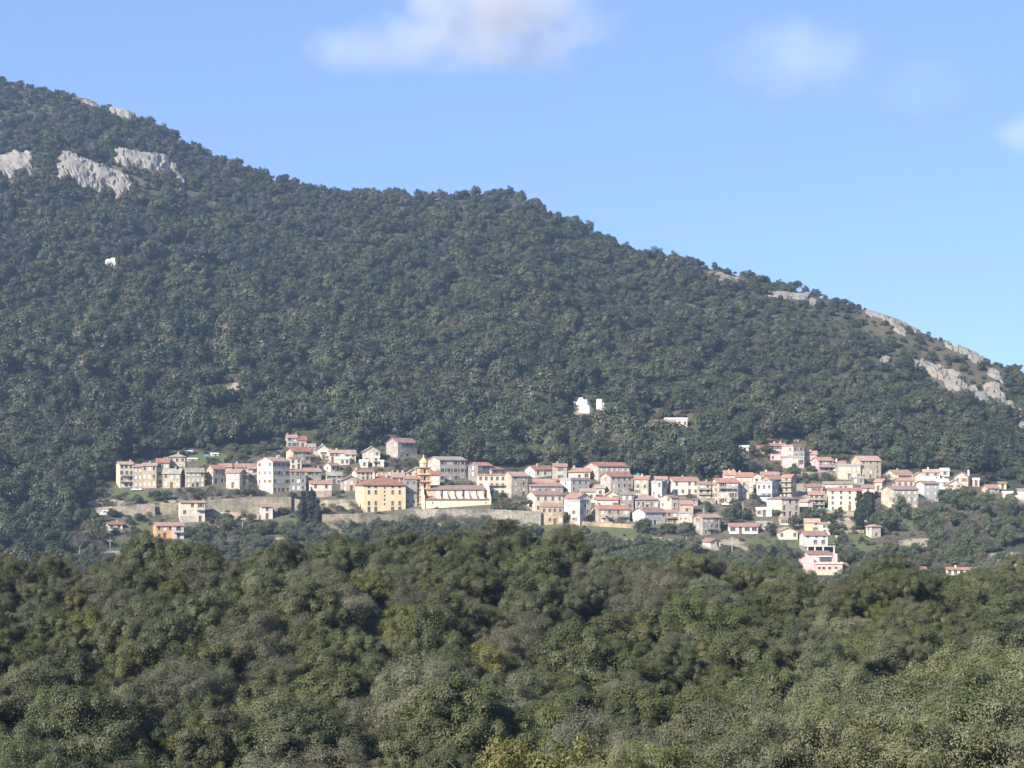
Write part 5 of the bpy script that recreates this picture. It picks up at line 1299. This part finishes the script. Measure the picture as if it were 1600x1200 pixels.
for a in [(775,1160,40,.85,ARB,'strawberry_bush','yellow-leaved bush at the bottom edge, smallest of three'),(905,1156,40,1.1,ARB,'strawberry_bush','largest yellow-leaved bush at the bottom edge, middle of three'),(1015,1162,40,.8,ARB,'strawberry_bush','yellow-leaved bush at the bottom edge, eastern of three'),
          (960,1172,38,.6,SIL,'silver_bush','small silvery bush between two yellow-leaved bushes'),
          (1110,1120,50,1.0,MIXED,'olive_bush','olive bush just east of the three yellow-leaved bushes'),(1180,1104,50,1.1,MIXED,'olive_bush','olive bush at the lower west of the bottom corner slope'),
          (1255,1094,52,1.2,MIXED,'olive_bush','dense olive bush midway along the bottom corner slope'),(1330,1096,50,1.1,SIL,'silver_bush','silvery bush midway along the bottom corner slope'),(1250,1148,42,1.0,SIL,'silver_bush','silvery bush low on the bottom corner slope, westernmost'),
          (1330,1150,40,1.05,SIL,'silver_bush','bright silvery bush at the very bottom of the corner slope'),(1405,1080,50,1.2,MIXED,'olive_bush','brown-green bush high on the corner slope'),(1410,1138,40,1.05,SIL,'silver_bush','silvery bush beside the brightest one on the corner slope'),
          (1475,1050,52,1.25,SIL,'silver_bush','silvery bush near the top of the corner slope'),(1500,1024,56,1.35,SIL,'silver_bush','topmost silvery bush of the corner slope'),(1575,1016,56,1.4,SIL,'silver_bush','tall silvery bush at the eastern frame edge'),
          (1545,1075,48,1.25,MIXED,'olive_bush','olive bush at the eastern frame edge'),(1480,1120,42,1.1,MIXED,'olive_bush','olive bush in the middle of the corner slope'),(1560,1135,40,1.1,MIXED,'olive_bush','dark olive bush in the bottom corner'),(1620,1080,48,1.3,SIL,'silver_bush','silvery bush cut by the eastern frame edge'),
          (30,1170,60,1.1,MIXED,'olive_bush','olive bush in the bottom western corner'),(1190,1170,40,.9,MIXED,'olive_bush','low olive bush at the bottom edge west of the silvery ones')]:
    near_bush(*a)

# ------------------------------------------------------------------ sky, clouds, haze, sun, camera
SUN_EL, SUN_AZ = math.radians(31), math.radians(-138)      # azimuth clockwise from +Y: behind the viewer, to the west
sd = Vector((math.sin(SUN_AZ)*math.cos(SUN_EL), math.cos(SUN_AZ)*math.cos(SUN_EL), math.sin(SUN_EL)))
w = bpy.data.worlds.new('World'); SC.world = w; w.use_nodes = True; t = w.node_tree; t.nodes.clear()
sky = t.nodes.new('ShaderNodeTexSky'); sky.sky_type = 'NISHITA'; sky.sun_disc = False; sky.sun_elevation = SUN_EL; sky.sun_rotation = SUN_AZ
sky.altitude = 2500; sky.air_density = .85; sky.dust_density = .0; sky.ozone_density = 3.5
bg = t.nodes.new('ShaderNodeBackground'); bg.inputs['Strength'].default_value = .12
wo = t.nodes.new('ShaderNodeOutputWorld'); gm = t.nodes.new('ShaderNodeGamma'); gm.inputs['Gamma'].default_value = .5; ti = t.nodes.new('ShaderNodeMix'); ti.data_type = 'RGBA'; ti.blend_type = 'MULTIPLY'; ti.inputs[0].default_value = 1; ti.inputs[7].default_value = (1.10,1.385,1.845,1)
t.links.new(sky.outputs[0], gm.inputs['Color']); t.links.new(gm.outputs[0], ti.inputs[6]); t.links.new(ti.outputs[2], bg.inputs[0]); t.links.new(bg.outputs[0], wo.inputs[0])
ld = bpy.data.lights.new('sun', 'SUN'); ld.energy = 5.0; ld.angle = math.radians(.53); ld.color = (1,.93,.82)
lo = bpy.data.objects.new('sun', ld); link(lo); lo.rotation_euler = (-sd).to_track_quat('-Z','Y').to_euler()

def cloud(u, v, wpx, hpx, dist, dens, label, seed, tilt=0.0):
    c = at(u, v, dist); s = F/dist; rx, rz, ry = wpx/2/s, hpx/2/s, wpx/2/s*.6
    bm_v, bm_f = [], []; n, m_ = 24, 14
    for j in range(m_+1):
        ph = math.pi*j/m_
        for i in range(n):
            a = 2*math.pi*i/n; bm_v.append((math.cos(a)*math.sin(ph), math.sin(a)*math.sin(ph), math.cos(ph)))
    for j in range(m_):
        for i in range(n): bm_f.append((j*n+i, (j+1)*n+i, (j+1)*n+(i+1)%n, j*n+(i+1)%n))
    me = bpy.data.meshes.new('cloud'); me.from_pydata(bm_v, [], bm_f)
    m = bpy.data.materials.new('cloud_vapour'); tt = nt(m)
    tc = N(tt, 'ShaderNodeTexCoord'); ln = N(tt, 'ShaderNodeVectorMath', operation='LENGTH'); tt.links.new(tc.outputs['Object'], ln.inputs[0])
    mp = N(tt, 'ShaderNodeMapping'); mp.inputs['Location'].default_value = (seed,seed*.7,seed*.3); mp.inputs['Scale'].default_value = (wpx/150,1,hpx/110); tt.links.new(tc.outputs['Object'], mp.inputs['Vector'])
    no = N(tt, 'ShaderNodeTexNoise', Scale=1.15, Detail=4.0, Roughness=.5); tt.links.new(mp.outputs[0], no.inputs['Vector'])
    a = N(tt, 'ShaderNodeMath', operation='SUBTRACT'); a.inputs[0].default_value = 1.0; tt.links.new(ln.outputs['Value'], a.inputs[1])
    b = N(tt, 'ShaderNodeMath', operation='MULTIPLY_ADD'); tt.links.new(no.outputs['Fac'], b.inputs[0]); b.inputs[1].default_value = 1.5; b.inputs[2].default_value = -.86
    cc = N(tt, 'ShaderNodeMath', operation='ADD', use_clamp=True); tt.links.new(a.outputs[0], cc.inputs[0]); tt.links.new(b.outputs[0], cc.inputs[1])
    ed = N(tt, 'ShaderNodeMath', operation='MULTIPLY', use_clamp=True); tt.links.new(a.outputs[0], ed.inputs[0]); ed.inputs[1].default_value = 3.0
    e2 = N(tt, 'ShaderNodeMath', operation='MULTIPLY'); tt.links.new(cc.outputs[0], e2.inputs[0]); tt.links.new(ed.outputs[0], e2.inputs[1])
    d = N(tt, 'ShaderNodeMath', operation='MULTIPLY'); tt.links.new(e2.outputs[0], d.inputs[0]); d.inputs[1].default_value = dens
    pv = N(tt, 'ShaderNodeVolumePrincipled'); pv.inputs['Color'].default_value = (1,.985,.955,1); pv.inputs['Anisotropy'].default_value = -.35
    tt.links.new(d.outputs[0], pv.inputs['Density'])
    oo = N(tt, 'ShaderNodeOutputMaterial'); tt.links.new(pv.outputs[0], oo.inputs['Volume'])
    me.materials.append(m)
    o = bpy.data.objects.new('cloud', me); link(o); o.location = c; o.scale = (rx,ry,rz); o.rotation_euler = (0,tilt,0)
    tag(o, label, 'cloud')
cloud(775,18,440,250,3200,.0105,'large soft white cloud at the top of the sky',3.1)
cloud(590,75,380,110,3300,.0035,'faint cloud veil trailing west of the large soft cloud',8.4)
cloud(1250,88,330,170,3200,.0023,'small hazy cloud east of the large soft cloud',5.7)
cloud(1620,208,170,90,3200,.006,'bright cloud cut by the eastern frame edge',12.2)
cloud(1440,130,220,130,3300,.0011,'faintest wisp between the small hazy cloud and the frame-edge cloud',21.0)

HAZE_D = .00016
b = MB(); b.box((-2300,-420,-120),(2300,1640,345))
m = bpy.data.materials.new('thin_air'); tt = nt(m); pv = N(tt, 'ShaderNodeVolumePrincipled'); pv.inputs['Color'].default_value = (.48,.65,.95,1); pv.inputs['Density'].default_value = HAZE_D; pv.inputs['Anisotropy'].default_value = .1
oo = N(tt, 'ShaderNodeOutputMaterial'); tt.links.new(pv.outputs[0], oo.inputs['Volume'])
hz = b.build('haze', m); tag(hz, 'thin blue air between the viewer and the mountain', 'haze', kind='stuff')

cd = bpy.data.cameras.new('camera'); co = bpy.data.objects.new('camera', cd); link(co); SC.camera = co
co.location = (0,0,0); co.rotation_euler = (math.pi/2,0,0); cd.sensor_width = 36; cd.lens = F/1600*36; cd.shift_y = (VH-600)/1600; cd.clip_end = 20000; cd.clip_start = .5
SC.view_settings.view_transform = 'Standard'; SC.view_settings.look = 'None'; SC.view_settings.gamma = 1; SC.view_settings.exposure = 1.1
SC.render.resolution_x = 1024; SC.render.resolution_y = 768
SC.cycles.max_bounces = 5; SC.cycles.diffuse_bounces = 2; SC.cycles.transparent_max_bounces = 8; SC.cycles.transmission_bounces = 2; SC.cycles.volume_bounces = 0
